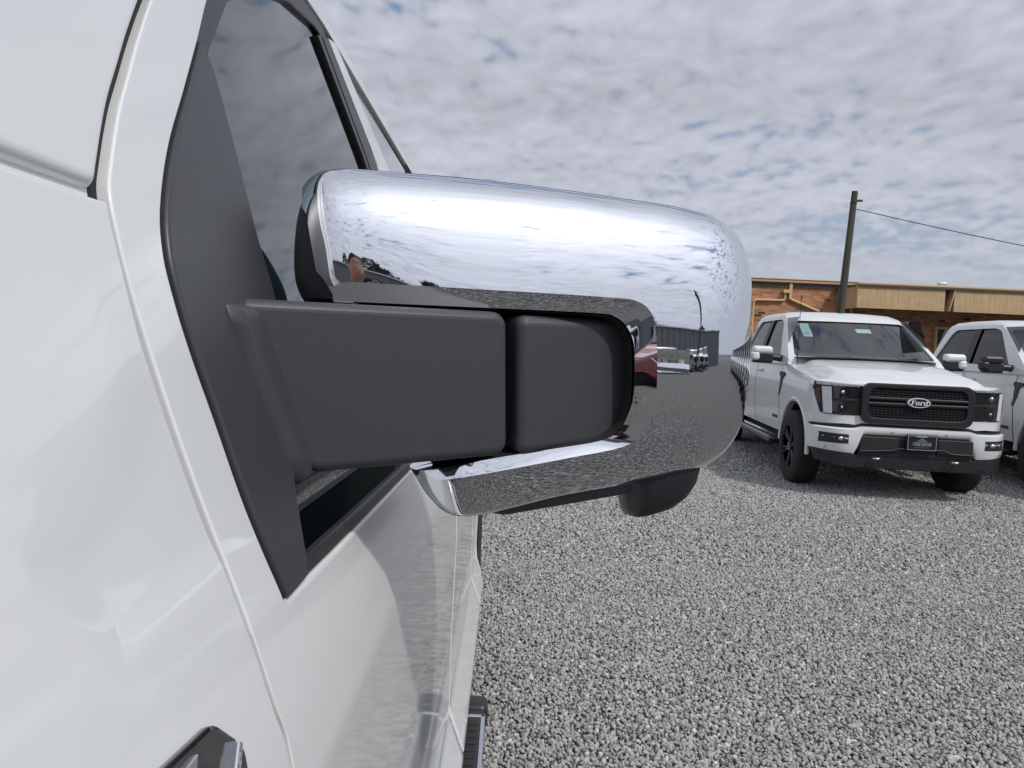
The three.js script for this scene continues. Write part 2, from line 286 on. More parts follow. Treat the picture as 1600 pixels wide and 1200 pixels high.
  const d = npart('front_door', [
    strip([-1.06, -0.1765, 150], zd, () => -0.4835, 14, { roll: { a: 1 }, r: 0.0011 }),
    strip([-0.1765, 0.527, 140], zd, h => zs(h) + 0.0015, 24, { roll: { a: 1, b: 1 }, r: 0.0018 }),
    ribbon([[gap(0.5275) - 0.0016, 0.5275], [-1.3, 0.57], [-2.4, 0.57]], [[-1.1995, 0.5275], [-1.345, 0.539], [-2.4, 0.54]], 40, 8, { rollB: 0.01, rollA: 0.01 }),
    gridMesh(120, 60, (i, j) => { const z = lerp(-0.4835, -1.748, j / 60), t = belt(z); let h, dd = 0; if (i > 114) { const e = [0.004, 0.0025, 0.0012, 0.0005, 0.0001, 0][i - 115]; h = t - e; dd = rollD(e, 0.004) + (i === 120 ? 0.01 : 0); } else h = lerp(-1.06, t - 0.005, i / 114); if (j === 60) dd += 0.012; return body(h, z, dd); }),
  ], M.white);
  npart('mirror_sail', strip([-0.176, 0.233, 70], h => zs(h) - 0.002, h => Math.min(zs(h) - 0.003, zr(h)), 16, { d: -0.003, roll: { a: 1, b: 1 }, r: 0.003 }), M.sail, d);
  npart('window_frame', [
    strip([-0.178, 0.24, 40], h => zs(h) + 0.004, h => zs(h) - 0.03, 6, { d: 0.005 }),
    ribbon([[-0.622, 0.229], [-0.683, 0.288], [-0.802, 0.398], [-1.002, 0.478], [-1.2, 0.526], [-1.345, 0.538]], [[-0.634, 0.218], [-0.755, 0.32], [-0.92, 0.405], [-1.079, 0.462], [-1.268, 0.503], [-1.36, 0.498]], 40, 6, { d: 0.003, rollB: 0.012 }),
    ribbon([[-0.48, -0.179], [-0.609, -0.184], [-1.16, -0.2], [-1.75, -0.2]], [[-0.48, -0.166], [-0.609, -0.171], [-1.16, -0.187], [-1.75, -0.187]], 20, 3, { d: 0.004, rollB: 0.01 }),
  ], M.trim, d);
  npart('window_glass', gridMesh(20, 20, (i, j) => { const h = lerp(-0.23, 0.52, i / 20); return [-0.2125 - 0.275 * h - (h < 0 ? 0.56 * h * h : 0), H + h, lerp(-0.45, -1.62, j / 20)]; }), M.nearGlass, d);
  npart('door_pillar', [
    ribbon([[-1.262, 0.488], [-1.474, 0.324], [-1.56, 0.1], [-1.6, -0.2]], [[-1.297, 0.50], [-1.506, 0.334], [-1.597, 0.1], [-1.647, -0.2]], 20, 4, { d: 0.002, rollA: 0.012, rollB: 0.004 }),
    ribbon([[-1.303, 0.50], [-1.512, 0.336], [-1.603, 0.1], [-1.653, -0.2]], [[-1.35, 0.517], [-1.63, 0.36], [-1.715, 0.1], [-1.745, -0.2]], 20, 4, { d: 0.001, rollA: 0.004, rollB: 0.006 }),
    ribbon([[-1.27, 0.48], [-1.47, 0.3], [-1.6, -0.2]], [[-1.40, 0.53], [-1.70, 0.36], [-1.80, -0.2]], 12, 3, { d: 0.012 }),
  ], M.trim);
  npart('rear_door', [
    ribbon([[-1.36, 0.52], [-1.645, 0.362], [-1.725, 0.1], [-1.755, -0.2]], [[-1.44, 0.541], [-1.845, 0.402], [-1.95, 0.1], [-2.0, -0.2]], 20, 6, { rollA: 0.01, rollB: 0.01 }),
    strip([-1.06, -0.198, 110], () => -1.7515, () => -2.72, 30, { roll: { a: 1, b: 1, top: 1 }, r: 0.0018 }),
  ], M.white);
  npart('rear_window', ribbon([[-1.44, 0.541], [-1.845, 0.402], [-1.95, 0.1], [-2.0, -0.2]], [[-1.50, 0.542], [-2.36, 0.515], [-2.62, 0.35], [-2.7, -0.2]], 24, 8, { d: 0.008 }), M.gloss);
  npart('roof', [gridMesh(40, 40, (i, j) => { const s = j / 40, e = Math.sin(Math.PI * s); return [lerp(-0.356, -1.844, s), H + 0.548 + 0.07 * Math.pow(e, 0.5), lerp(-1.0, -2.95, i / 40)]; })], M.white);
  const archR = h => Math.sqrt(Math.max(0, 0.56 * 0.56 - (h + 1.06) ** 2));
  npart('cargo_bed', [
    strip([-0.5, -0.11, 40], () => -2.76, () => -4.95, 24, { roll: { a: 1, b: 1, top: 1 } }),
    strip([-1.0, -0.5, 60], () => -2.76, h => -3.58 + archR(h), 14, { roll: { a: 1, b: 1 } }),
    strip([-0.9, -0.5, 30], h => -3.58 - archR(h), () => -4.95, 14),
    gridMesh(28, 8, (i, j) => { const a = Math.PI * (0.02 + 0.96 * i / 28), r = 0.545 + 0.055 * j / 8, h = -1.06 + r * Math.sin(a), b = body(h, -3.58 + r * Math.cos(a)); return [Math.max(b[0], -0.108) + 0.005 * Math.sin(Math.PI * Math.min(1, j / 8 + 0.25)), b[1], b[2]]; }),
  ], M.white);
  npart('tailgate', box(1.9, 0.6, 0.06, -1.1, 1.08, -4.93, 0.02), M.white);
  npart('far_side', [box(0.04, 0.8, 6.3, -2.08, 0.98, -1.8, 0.015), bar([-2.06, 1.35, -0.2], [-1.86, 2.03, -1.0], 0.04), bar([-1.9, 1.3, -2.9], [-1.86, 2.03, -2.9], 0.05)], M.white);
  npart('far_window', gridMesh(6, 2, (i, j) => [lerp(-2.07, -1.86, i / 6), lerp(1.31, 2.02, i / 6), lerp(-0.3 - 0.11 * i, -2.9, j / 2)]), M.glass);
  npart('windshield', gridMesh(6, 12, (i, j) => { const s = j / 12, t = i / 6; return [lerp(-0.25, -1.95, s) + (s < 0.5 ? -1 : 1) * 0.11 * t * Math.abs(1 - 2 * s), H + 0.08 + 0.46 * t, lerp(-0.19, -0.98, t) + 0.12 * Math.sin(Math.PI * s)]; }), M.glass);
  npart('cabin_lining', [box(1.6, 0.9, 0.05, -1.1, 1.6, -2.93), box(0.03, 0.5, 2.5, -2.0, 1.05, -1.6), box(1.5, 0.05, 2.6, -1.1, 0.7, -1.6), box(1.55, 0.3, 0.5, -1.1, 1.33, -0.35, 0.06), box(0.02, 0.9, 2.2, -0.24, 0.86, -1.75)], M.lining);
  npart('headliner', box(1.4, 0.02, 1.8, -1.1, 2.02, -2.0), M.headliner);
  for (const x of [-0.7, -1.5]) npart('seat', [box(0.52, 0.75, 0.16, x, 1.28, -1.6, 0.06), box(0.28, 0.2, 0.1, x, 1.76, -1.63, 0.04), box(0.52, 0.16, 0.5, x, 0.93, -1.3, 0.05)], M.seat);
  npart('underbody', box(1.5, 0.2, 5.6, -1.1, 0.55, -1.9), M.black);
  for (const [x, z] of [[-0.25, 0.48], [-1.95, 0.48], [-0.25, -3.58], [-1.95, -3.58]]) {
    const w = npart('wheel', new THREE.LatheGeometry([[0.24, -0.13], [0.36, -0.145], [0.41, -0.11], [0.415, 0], [0.41, 0.11], [0.36, 0.145], [0.24, 0.13]].map(p => V2(...p)), 40).rotateZ(Math.PI / 2).translate(x, 0.415, z), M.rubber);
    npart('wheel_rim', new THREE.CylinderGeometry(0.25, 0.22, 0.2, 24).rotateZ(Math.PI / 2).translate(x, 0.415, z), M.silver, w);
  }
  // running board with its rear end cap
  const rb = npart('running_board', [box(0.15, 0.055, 2.0, -0.098, 0.437, -1.02, 0.012), box(0.155, 0.075, 0.075, -0.095, 0.437, -2.045, 0.02), box(0.06, 0.05, 1.4, -0.12, 0.44, -2.6, 0.01)], M.trim);
  npart('step_trim', [box(0.0115, 0.006, 1.95, -0.029, 0.4655, -1.0, 0.002), box(0.14, 0.006, 0.0125, -0.0935, 0.4655, -1.9685, 0.002)], M.silver, rb);
  const treads = []; for (let k = 0; k < 60; k++) treads.push(box(0.105, 0.004, 0.022, -0.0945, 0.4652, -1.935 + k * 0.032, 0.0015));
  npart('step_tread', treads, M.rubber, rb);
}

// ---------------------------------------------------------------- its chrome mirror (axes: a outward, b up, c forward)
{
  const MA = R(12), O = [0.014, 1.491, -0.70];
  const shear = new THREE.Matrix4().set(1, 0, 0, 0, 0, 1, 0, 0, -0.07, 0, 1, 0, 0, 0, 0, 1);
  const place = g => g.applyMatrix4(shear).rotateY(MA).translate(...O);
  const raw = [[-0.206, 0.05], [-0.202, 0.112], [-0.186, 0.136], [-0.165, 0.1425], [-0.11, 0.1445], [-0.02, 0.1455], [0.107, 0.142], [0.168, 0.139], [0.216, 0.131], [0.240, 0.112], [0.2515, 0.085], [0.256, 0.046], [0.2585, 0.0], [0.2575, -0.046], [0.249, -0.09], [0.223, -0.119], [0.162, -0.1365], [0.057, -0.153], [-0.03, -0.1695], [-0.055, -0.1675], [-0.075, -0.151], [-0.091, -0.128], [-0.13, -0.07], [-0.175, -0.0], [-0.2, 0.03]];
  const N = 240, D = 0.06, PW = 2.55, K = 1.055;
  const crv = new THREE.CatmullRomCurve3(raw.map(p => V3(p[0] * K, p[1] * K, 0)), true, 'centripetal').getSpacedPoints(N).slice(0, N);
  const spine = a => { a = clamp(a, -0.15, 0.175); return [a, lerp(0.042, -0.018, sstep(-0.16, -0.02, a))]; };
  const solid = (inset, back) => {
    const rings = [], ring = (w, z, k = 1) => rings.push(crv.map(p => { const [sa, sb] = spine(p.x), a = sa + (p.x * k - sa) * w, b = sb + (p.y * k - sb) * w; return [a, b, z - a * a / 9 - (w < 1 ? 0 : 0)]; }));
    const kk = 1 - inset / 0.16;
    ring(0.9, -back, kk); ring(0.97, -back + 0.012, kk); ring(1, -back + 0.035, kk); 
    for (let i = 0; i <= 40; i++) { const th = Math.PI / 2 * Math.pow(i / 40, 1.1), w = Math.pow(Math.cos(th), 2 / PW), z = -D + D * Math.pow(Math.sin(th), 2 / PW); ring(Math.max(w, 0.004), z - inset, kk); }
    return loft(rings.map(r => r.reverse()));
  };
  const cf = [[-0.34, 0.046], [-0.154, 0.0435], [-0.05, 0.044], [0.085, 0.044], [0.115, 0.0415], [0.129, 0.032], [0.1355, 0.014], [0.139, -0.02], [0.1395, -0.05], [0.1365, -0.071], [0.129, -0.0885], [0.109, -0.103], [0.05, -0.1145], [-0.031, -0.129], [-0.075, -0.1365], [-0.34, -0.184]];
  const cb = [[-0.34, 0.026], [-0.154, 0.0265], [-0.05, 0.0275], [0.07, 0.0285], [0.094, 0.026], [0.107, 0.0165], [0.1135, 0.0], [0.116, -0.025], [0.1165, -0.05], [0.114, -0.068], [0.106, -0.086], [0.086, -0.0975], [0.045, -0.1045], [-0.02, -0.1145], [-0.075, -0.1255], [-0.34, -0.172]];
  const dense = l => l.flatMap((p, i) => { if (i === 0 || i === l.length - 1 || i === l.length - 2) return [p]; const q = l[i + 1]; return [p, ...[0.25, 0.5, 0.75].map(t => { const b = l[i - 1], c = l[Math.min(i + 2, l.length - 2)]; const f = k => 0.5 * (2 * p[k] + (q[k] - b[k]) * t + (2 * b[k] - 5 * p[k] + 4 * q[k] - c[k]) * t * t + (3 * p[k] - b[k] - 3 * q[k] + c[k]) * t * t * t); return [f(0), f(1)]; })]; });
  const F = dense(cf), B = dense(cb), 
    onFace = (x, y) => { const [sa, sb] = spine(x), dx = x - sa, dy = y - sb, d = Math.hypot(dx, dy) || 1e-6; let far = 1; for (let i = 0; i < N; i++) { const p = crv[i], q = crv[(i + 1) % N], ex = q.x - p.x, ey = q.y - p.y, den = dx * ey - dy * ex; if (Math.abs(den) < 1e-12) continue; const t = ((p.x - sa) * ey - (p.y - sb) * ex) / den, u = ((p.x - sa) * dy - (p.y - sb) * dx) / den; if (t > 0 && u >= 0 && u <= 1) far = t; } const w = Math.min(0.97, 1 / far); return -D + D * Math.pow(1 - Math.pow(w, PW), 1 / PW) - x * x / 9; },
    zF = F.map(p => onFace(clamp(p[0], -0.19, 1), Math.max(p[1], -0.14))), zB = B.map((p, i) => zF[i] - lerp(lerp(0.0028, 0.0042, sstep(-0.06, 0.04, p[0])), lerp(0.0078, lerp(0.0062, 0.0030, sstep(-0.082, -0.045, p[1])), sstep(0.07, 0.1, p[0]) * sstep(0.022, 0.0, p[1])), sstep(-0.105, -0.075, p[1])));
  const notch = (grow = 0) => { const ringAt = t => F.map((p, i) => { const q = B[i]; return [lerp(p[0], q[0], t) + (p[0] > 0 ? grow : 0), lerp(p[1], q[1], t) + (p[1] > -0.04 ? grow : -grow), lerp(zF[i], zB[i], t)]; }); return toCreasedNormals(loft([ringAt(1), ringAt(0), ringAt(-3)]), 0.5); };
  const well = (deep, grow = 0, top = 0.02) => { const ringAt = z => B.map(p => [p[0] + (p[0] > 0 ? grow : 0), p[1] + (p[1] > -0.04 ? grow : -grow), z]); return toCreasedNormals(loft([ringAt(-deep), ringAt(top)]), 0.6); };
  const zig = [[-0.2, 0.2], [-0.2, 0.13], [-0.1985, 0.105], [-0.1945, 0.099], [-0.1845, 0.05], [-0.178, 0.043], [-0.170, 0.0305], [-0.17, -0.1], [-0.5, -0.1], [-0.5, 0.2]].map(p => [p[0] * 1.035, p[1] * 1.03]);
  const side = slab(zig, 0.4).translate(0, 0, 0.2);
  const housing = npart('side_mirror', place(cut(solid(0.0035, 0.135), notch(0.002), well(0.052, 0.002))), M.plastic);
  npart('chrome_cap', place(cut(solid(0, 0.085), notch(), well(0.05), side, box(0.33, 0.6, 0.2, -0.325, 0, -0.160))), M.chrome, housing);
  const rim = (z, k) => B.map(p => [p[0] + (p[0] > 0 ? k : 0), p[1] + (p[1] > -0.04 ? k : -k), z]).filter(p => p[0] > -0.19), wall = [rim(-0.0095, -0.0012), rim(-0.02, -0.0022), rim(-0.047, -0.003)];
  npart('recess_liner', place(merge([gridMesh(2, wall[0].length - 1, (i, j) => wall[i][j]), slab(rim(0, 0.003).map(([a, b]) => [a, b]), 0.002).translate(0, 0, -0.046)])), M.black, housing);
  npart('lower_cover', place(slab([[-0.03, -0.172, 0.008], [-0.006, -0.1815, 0.012], [0.13, -0.1615, 0.01], [0.2, -0.13, 0.01], [0.16, -0.1, 0.01], [0.0, -0.13, 0.01]], 0.06, { bevel: 0.006, round: 0.008 }).translate(0, 0, -0.05)), M.plastic, housing);
  const pod = loft([[0.166, -0.105, 0.050, 0.040], [0.170, -0.128, 0.047, 0.040], [0.171, -0.145, 0.042, 0.038], [0.168, -0.158, 0.036, 0.034], [0.163, -0.168, 0.028, 0.027], [0.160, -0.1725, 0.018, 0.018], [0.158, -0.1735, 0.008, 0.008]].map(([a, b, ra, rc]) => Array.from({ length: 32 }, (_, i) => { const t = i / 32 * 2 * Math.PI, c = Math.cos(t), q = Math.sin(t), f = Math.pow(Math.abs(c) ** 3 + Math.abs(q) ** 3, -1 / 3); return [a + ra * c * f + 0.008, (b < -0.12 ? b - 0.013 : b) + 0.22 * (ra * c * f), -0.078 + rc * q * f]; })));
  npart('puddle_lamp_pod', place(pod), M.trim, housing);
  // the telescoping arm
  const AA = R(30.5), AO = [0.1205, 1.495, -0.760], placeA = g => g.rotateY(AA).translate(...AO);
  npart('mirror_arm', placeA(slab([[-0.395, 0.0175, 0.018], [-0.1425, 0.0200, 0.014], [-0.1355, -0.1130, 0.014], [-0.328, -0.121, 0.018]], 0.075, { bevel: 0.0085, seg: 6 })), M.plastic, housing);
  {                                                    // foot of the arm standing on the sail
    const foot = [[-0.527, 0.0165], [-0.545, 0.0185], [-0.70, 0.0215], [-0.70, -0.122], [-0.585, -0.121], [-0.566, -0.112], [-0.545, -0.05]], mz = -0.62, mh = -0.05;
    const dn = fine(foot, 0.015), ring = (k, d, q) => dn.map(([z, h]) => { const dz = mz - z, dh = mh - h, l = Math.hypot(dz, dh); return body(h + dh / l * k, z + dz / l * k, -d); });
    npart('arm_foot', loft([ring(0, -0.01), ring(0, 0.000), ring(0.004, 0.0045), ring(0.0085, 0.0085), ring(0.013, 0.0108), ring(0.02, 0.0115), ring(0.03, 0.0115)]), M.plastic, housing);
  }
  npart('inner_tube', placeA(slab([[-0.2, -0.004], [-0.06, -0.004], [-0.06, -0.09], [-0.2, -0.093]], 0.03, { bevel: 0.004, round: 0.01 }).translate(0, 0, -0.04)), M.black, housing);
  npart('arm_extension', placeA(slab([[-0.128, 0.0185, 0.011], [0.002, 0.0205, 0.018], [0.0115, -0.0, 0.02], [0.0125, -0.07, 0.03], [-0.001, -0.106, 0.03], [-0.122, -0.1155, 0.011]], 0.05, { bevel: 0.010, seg: 6, round: 0.013 }).translate(0, 0, -0.004)), M.plastic, housing);
}

// ---------------------------------------------------------------- silver-white pickups of the yard (axes: x left, y up, z forward, base under the front axle)
const zFront = x => { const t = Math.max(0, (Math.abs(x) - 0.7) / 0.3); return 0.89 - 0.22 * t * t; };
const tess = new TessellateModifier(0.07, 5);
function bend(g, off = 0) { g = g.index ? g.toNonIndexed() : g; for (const k of Object.keys(g.attributes)) if (k !== 'position') g.deleteAttribute(k); g = tess.modify(g); const p = g.attributes.position; for (let i = 0; i < p.count; i++) p.setZ(i, p.getZ(i) + zFront(p.getX(i)) + off); g.computeVertexNormals(); return g; }
function fine(pts, step = 0.05) { const o = []; pts.forEach((p, i) => { const q = pts[(i + 1) % pts.length], n = Math.max(1, Math.ceil(Math.hypot(q[0] - p[0], q[1] - p[1]) / step)); for (let k = 0; k < n; k++) o.push([lerp(p[0], q[0], k / n), lerp(p[1], q[1], k / n)]); }); return o; }
const mir = pts => pts.map(([x, y, r]) => [-x, y, r]).reverse();
const oval = (() => {                                  // blue-black oval badge with silver script
  const c = document.createElement('canvas'); c.width = 512; c.height = 256; const x = c.getContext('2d');
  x.fillStyle = '#c9ccd0'; x.fillRect(0, 0, 512, 256); x.fillStyle = '#12151d'; x.beginPath(); x.ellipse(256, 128, 232, 106, 0, 0, 7); x.fill();
  x.fillStyle = '#e9ebee'; x.font = 'italic bold 168px serif'; x.textAlign = 'center'; x.textBaseline = 'middle'; x.fillText('Ford', 250, 128);
  const t = new THREE.CanvasTexture(c); t.colorSpace = THREE.SRGBColorSpace; return new THREE.MeshStandardMaterial({ map: t, roughness: 0.3 });
})();
const plateMat = (() => {
  const c = document.createElement('canvas'); c.width = 512; c.height = 256; const x = c.getContext('2d');
  x.fillStyle = '#1b1b22'; x.fillRect(0, 0, 512, 256); x.fillStyle = '#5f6870'; x.beginPath(); x.moveTo(150, 108); x.lineTo(210, 70); x.lineTo(252, 34); x.lineTo(300, 66); x.lineTo(362, 108); x.fill();
  x.fillStyle = '#79818a'; x.fillRect(92, 118, 330, 12); for (let k = 0; k < 9; k++) x.fillRect(96 + k * 36, 136, 20 + 8 * (k % 3), 40); x.fillStyle = '#3e4750'; x.fillRect(130, 190, 250, 26); x.strokeStyle = '#8c9096'; x.lineWidth = 12; x.strokeRect(8, 8, 496, 240); x.fillStyle = '#a9adb2'; x.fillRect(150, 6, 190, 20);
  const t = new THREE.CanvasTexture(c); t.colorSpace = THREE.SRGBColorSpace; return new THREE.MeshStandardMaterial({ map: t, roughness: 0.4 });
})();
const stickerMat = (() => {
  const c = document.createElement('canvas'); c.width = 128; c.height = 192; const x = c.getContext('2d');
  x.fillStyle = '#c3cfcc'; x.fillRect(0, 0, 128, 192); x.fillStyle = '#9db5b2'; x.fillRect(20, 20, 88, 10); x.fillRect(30, 40, 70, 6); x.fillStyle = '#5b6b6c'; x.fillRect(36, 132, 56, 8); x.fillRect(36, 148, 56, 8);
  const t = new THREE.CanvasTexture(c); t.colorSpace = THREE.SRGBColorSpace; return new THREE.MeshStandardMaterial({ map: t, roughness: 0.7, side: THREE.DoubleSide });
})();
const sideW = [[0.50, 0.945], [0.58, 0.965], [0.72, 0.985], [0.95, 1.0], [1.12, 0.996], [1.24, 0.985], [1.33, 0.965], [1.40, 0.93]];
function makePickup(name, label, paint, group, opts = {}) {
  const t = thing(name, label, 'pickup truck', [0, 0, 0], 0, group);
  const sec = (z, w, ys, yt, yb) => {
    const half = [[0, yb], [0.80 * w, yb]]; for (const [y, x] of sideW) if (y > yb + 0.02 && y < ys - 0.05) half.push([x * w, y]);
    const full = []; const ySide = [0.03, 0.2, 0.45, 0.7, 0.88].map(k => lerp(yb, ys, k));
    const pts = [[0, yb], [0.80 * w, yb], ...ySide.map(y => [poly(sideW, y) * w, y]), [poly(sideW, ys) * w * 0.975, ys - 0.012], [poly(sideW, ys) * w * 0.93, ys], [0.80 * w, ys + 0.008], [0.71 * w, lerp(ys, yt, 0.85)], [0.62 * w, yt], [0.3 * w, yt + 0.012], [0, yt + 0.016]];
    return [...pts, ...pts.slice(1, -1).reverse().map(([x, y]) => [-x, y])].map(([x, y]) => [x, y, z]);
  };
  const wz = z => 0.7 + 0.3 * Math.sqrt(clamp((0.89 - z) / 0.22));
  const rings = [sec(-4.93, 0.97, 1.38, 1.385, 0.55), sec(-4.88, 1, 1.40, 1.405, 0.52), sec(-2.96, 1, 1.40, 1.405, 0.5), sec(-0.62, 1, 1.38, 1.43, 0.5), sec(-0.3, 1, 1.33, 1.415, 0.5), sec(0.1, 1, 1.275, 1.375, 0.5), sec(0.45, 1, 1.235, 1.325, 0.5), sec(0.53, 1, 1.228, 1.31, 0.75), sec(0.67, 1, 1.215, 1.275, 0.75), sec(0.75, wz(0.75), 1.208, 1.25, 0.76), sec(0.82, wz(0.82), 1.2, 1.232, 0.765), sec(0.86, wz(0.86), 1.195, 1.22, 0.77), sec(0.888, wz(0.888), 1.19, 1.20, 0.775)];
  const arch = z => new THREE.CylinderGeometry(0.50, 0.50, 2.4, 40).rotateZ(Math.PI / 2).translate(0, 0.44, z);
  const bedHole = box(1.64, 0.6, 1.75, 0, 1.28, -3.98);
  part('body', toCreasedNormals(cut(loft(rings), arch(0), arch(-3.69), bedHole), 0.5), paint, t);
  for (const z of [0, -3.69]) part('wheel_well', [box(1.2, 0.40, 0.8, 0, 0.72, z), new THREE.CylinderGeometry(0.497, 0.497, 1.84, 24, 1, true, 0, Math.PI).rotateZ(Math.PI / 2).translate(0, 0.44, z)], M.black, t);
  part('underbody', box(1.5, 0.16, 5.0, 0, 0.46, -2.0), M.black, t);
  for (const s of [1, -1]) for (const z of [0, -3.69]) part('arch_lip', new THREE.TorusGeometry(0.525, 0.032, 8, 36, Math.PI * 1.02).rotateY(Math.PI / 2).scale(0.8, 1, 1).translate(s * 0.978, 0.44, z), paint, t);
  // cab with real window openings
  const ringAt = (y, hw, zf, zr, bow) => { const p = []; for (let i = 0; i <= 12; i++) { const s = 1 - 2 * i / 12; p.push([s * hw, y, zf - bow * Math.pow(Math.abs(s), 2.4)]); } for (let i = 1; i < 8; i++) p.push([-hw * (1 + 0.02 * Math.sin(Math.PI * i / 8)), y, lerp(zf - bow, zr, i / 8)]); for (let i = 0; i <= 6; i++) { const s = -1 + 2 * i / 6; p.push([s * hw, y, zr - 0.05 * (1 - s * s)]); } for (let i = 7; i > 0; i--) p.push([hw * (1 + 0.02 * Math.sin(Math.PI * i / 8)), y, lerp(zf - bow, zr, i / 8)]); return p; };
  const prof = [[1.34, 0.955, -0.38, -2.98], [1.45, 0.925, -0.50, -2.95], [1.70, 0.845, -0.88, -2.86], [1.90, 0.775, -1.20, -2.77], [1.96, 0.745, -1.33, -2.73], [2.01, 0.68, -1.50, -2.66], [2.035, 0.55, -1.72, -2.5], [2.045, 0.3, -1.95, -2.3]];
  const pAt = y => { let i = 1; while (i < prof.length - 1 && y > prof[i][0]) i++; const a = prof[i - 1], b = prof[i], k = (y - a[0]) / (b[0] - a[0]); return [1, 2, 3].map(q => lerp(a[q], b[q], k)); };
  const outer = loft(prof.map(p => ringAt(p[0], p[1], p[2] + 0.12, p[3], 0.2)));
  const inner = loft([1.30, 1.45, 1.70, 1.90, 1.965].map(y => { const [hw, zf, zr] = pAt(Math.max(y, 1.34)); return ringAt(y, hw - 0.05, zf + 0.07, zr + 0.07, 0.2); }));
  const sideWin = [[-0.86, 1.425], [-1.345, 1.88, 0.06], [-1.5, 1.915, 0.05], [-2.55, 1.905, 0.12], [-2.83, 1.45, 0.05]];
  const sideCut = new THREE.ExtrudeGeometry(shapeOf(sideWin, 0.03), { depth: 2.4, bevelEnabled: false }).rotateY(-Math.PI / 2).translate(1.2, 0, 0);
  const frontCut = new THREE.ExtrudeGeometry(shapeOf([[-0.86, 1.445], [0.86, 1.445], [0.735, 1.895, 0.06], [-0.735, 1.895, 0.06]], 0.03), { depth: 1.3, bevelEnabled: false }).translate(0, 0, -1.55);
  const rearCut = new THREE.ExtrudeGeometry(shapeOf([[-0.7, 1.5], [0.7, 1.5], [0.62, 1.86], [-0.62, 1.86]], 0.05), { depth: 0.6, bevelEnabled: false }).translate(0, 0, -3.1);
  part('cab', toCreasedNormals(cut(outer, inner, sideCut.index ? sideCut : sideCut, frontCut, rearCut), 0.6), paint, t);
  part('windshield', gridMesh(8, 16, (i, j) => { const y = lerp(1.43, 1.91, i / 8), [hw, zf] = pAt(y), s = 1 - 2 * j / 16; return [s * (hw - 0.03), y, zf + 0.12 - 0.2 * Math.pow(Math.abs(s), 2.4) - 0.02]; }), M.glass, t);
  part('rear_window', gridMesh(4, 6, (i, j) => { const y = lerp(1.47, 1.88, i / 4), [, , zr] = pAt(y), s = -1 + 2 * j / 6; return [s * 0.72, y, zr - 0.05 * (1 - s * s) + 0.03]; }), M.tint, t);
  for (const s of [1, -1]) {
    part('side_window', gridMesh(8, 2, (i, j) => { const y = lerp(1.40, 1.93, i / 8), [hw] = pAt(y); return [s * (hw - 0.012), y, lerp(-0.8, -2.9, j / 2)]; }), M.tint, t);
    part('door_pillar', gridMesh(8, 2, (i, j) => { const y = lerp(1.42, 1.915, i / 8), [hw] = pAt(y); return [s * (hw + 0.008), y, -1.80 - 0.16 * j / 2 - (y - 1.42) * 0.06]; }), M.trim, t);
    part('window_trim', [gridMesh(1, 20, (i, j) => { const z = lerp(-0.84, -2.86, j / 20), [hw] = pAt(1.425 + 0.022 * i); return [s * (hw + 0.017), 1.418 + 0.022 * i, z]; })], M.trim, t);
    // door shut lines
    const line = (z0, z1, ya, yb) => gridMesh(14, 1, (i, j) => { const y = lerp(ya, yb, i / 14); return [s * (poly(sideW, y) * (y > 1.36 ? 1 : 1) + 0.0025), y, lerp(z0, z1, i / 14) + (j ? 0.011 : 0)]; });
    for (const l of [[-0.62, -0.62, 0.53, 1.33], [-1.84, -1.86, 0.53, 1.37], [-2.72, -2.86, 0.62, 1.37], [-2.955, -2.955, 0.53, 1.38]]) part('shut_line', line(...l), M.black, t);
    for (const z of [-1.62, -2.58]) part('door_handle', box(0.03, 0.035, 0.2, s * 1.0, 1.235, z, 0.012), paint, t);
    part('fender_vent', new THREE.ExtrudeGeometry(shapeOf([[-0.44, 1.245], [-0.62, 1.25], [-0.63, 1.205], [-0.585, 1.19], [-0.60, 1.09], [-0.65, 0.96], [-0.61, 0.965], [-0.535, 1.08], [-0.51, 1.18], [-0.44, 1.205]], 0.012), { depth: 0.02, bevelEnabled: false }).rotateY(-Math.PI / 2).translate(s * 0.995 + 0.01, 0, 0), M.trim, t);
    part('model_badge', box(0.008, 0.035, 0.20, s * 0.985, 0.69, -0.80, 0.003), M.mesh, t);
    const step = part('side_step', box(0.16, 0.06, 2.5, s * 1.02, 0.40, -1.85, 0.02), M.trim, t);
    part('step_strip', box(0.05, 0.008, 1.9, s * 1.05, 0.434, -1.7, 0.003), M.silver, step);
    const mm = part('side_mirror', [box(0.26, 0.10, 0.13, s * 1.20, 1.50, -0.78, 0.045)], opts.mirror ?? paint, t);
    part('mirror_base', [box(0.26, 0.13, 0.10, s * 1.19, 1.405, -0.79, 0.03), bar([s * 0.9, 1.40, -0.80], [s * 1.12, 1.42, -0.79], 0.045, 0.04)], opts.mirror ? M.trim : M.trim, mm);
    part('mirror_lower_cap', box(0.11, 0.115, 0.135, s * 1.29, 1.425, -0.785, 0.04), opts.mirror ?? paint, mm);
    part('mirror_sail', gridMesh(1, 1, (i, j) => { const y = i ? 1.46 : 1.40, [hw] = pAt(y); return [s * (hw + 0.02), y, j ? -0.98 : (i ? -0.93 : -0.80)]; }), M.trim, mm);
    // head lamps
    const hl = [[0.99, 1.205], [1.0, 1.15], [0.985, 1.05], [0.94, 0.885], [0.90, 0.872], [0.56, 0.872], [0.56, 1.185], [0.62, 1.19]];
    const pick = pts => s > 0 ? pts : mir(pts);
    const lampHouse = part('head_lamp', bend(slab(fine(pick(hl)), 0.05, { bevel: 0.006 }), 0.004), M.gloss, t);
    part('lamp_bar', bend(slab(fine(pick([[0.94, 1.152], [0.865, 1.152], [0.845, 0.882], [0.915, 0.882]])), 0.02, { bevel: 0.004 }), 0.014), M.lamp, lampHouse);
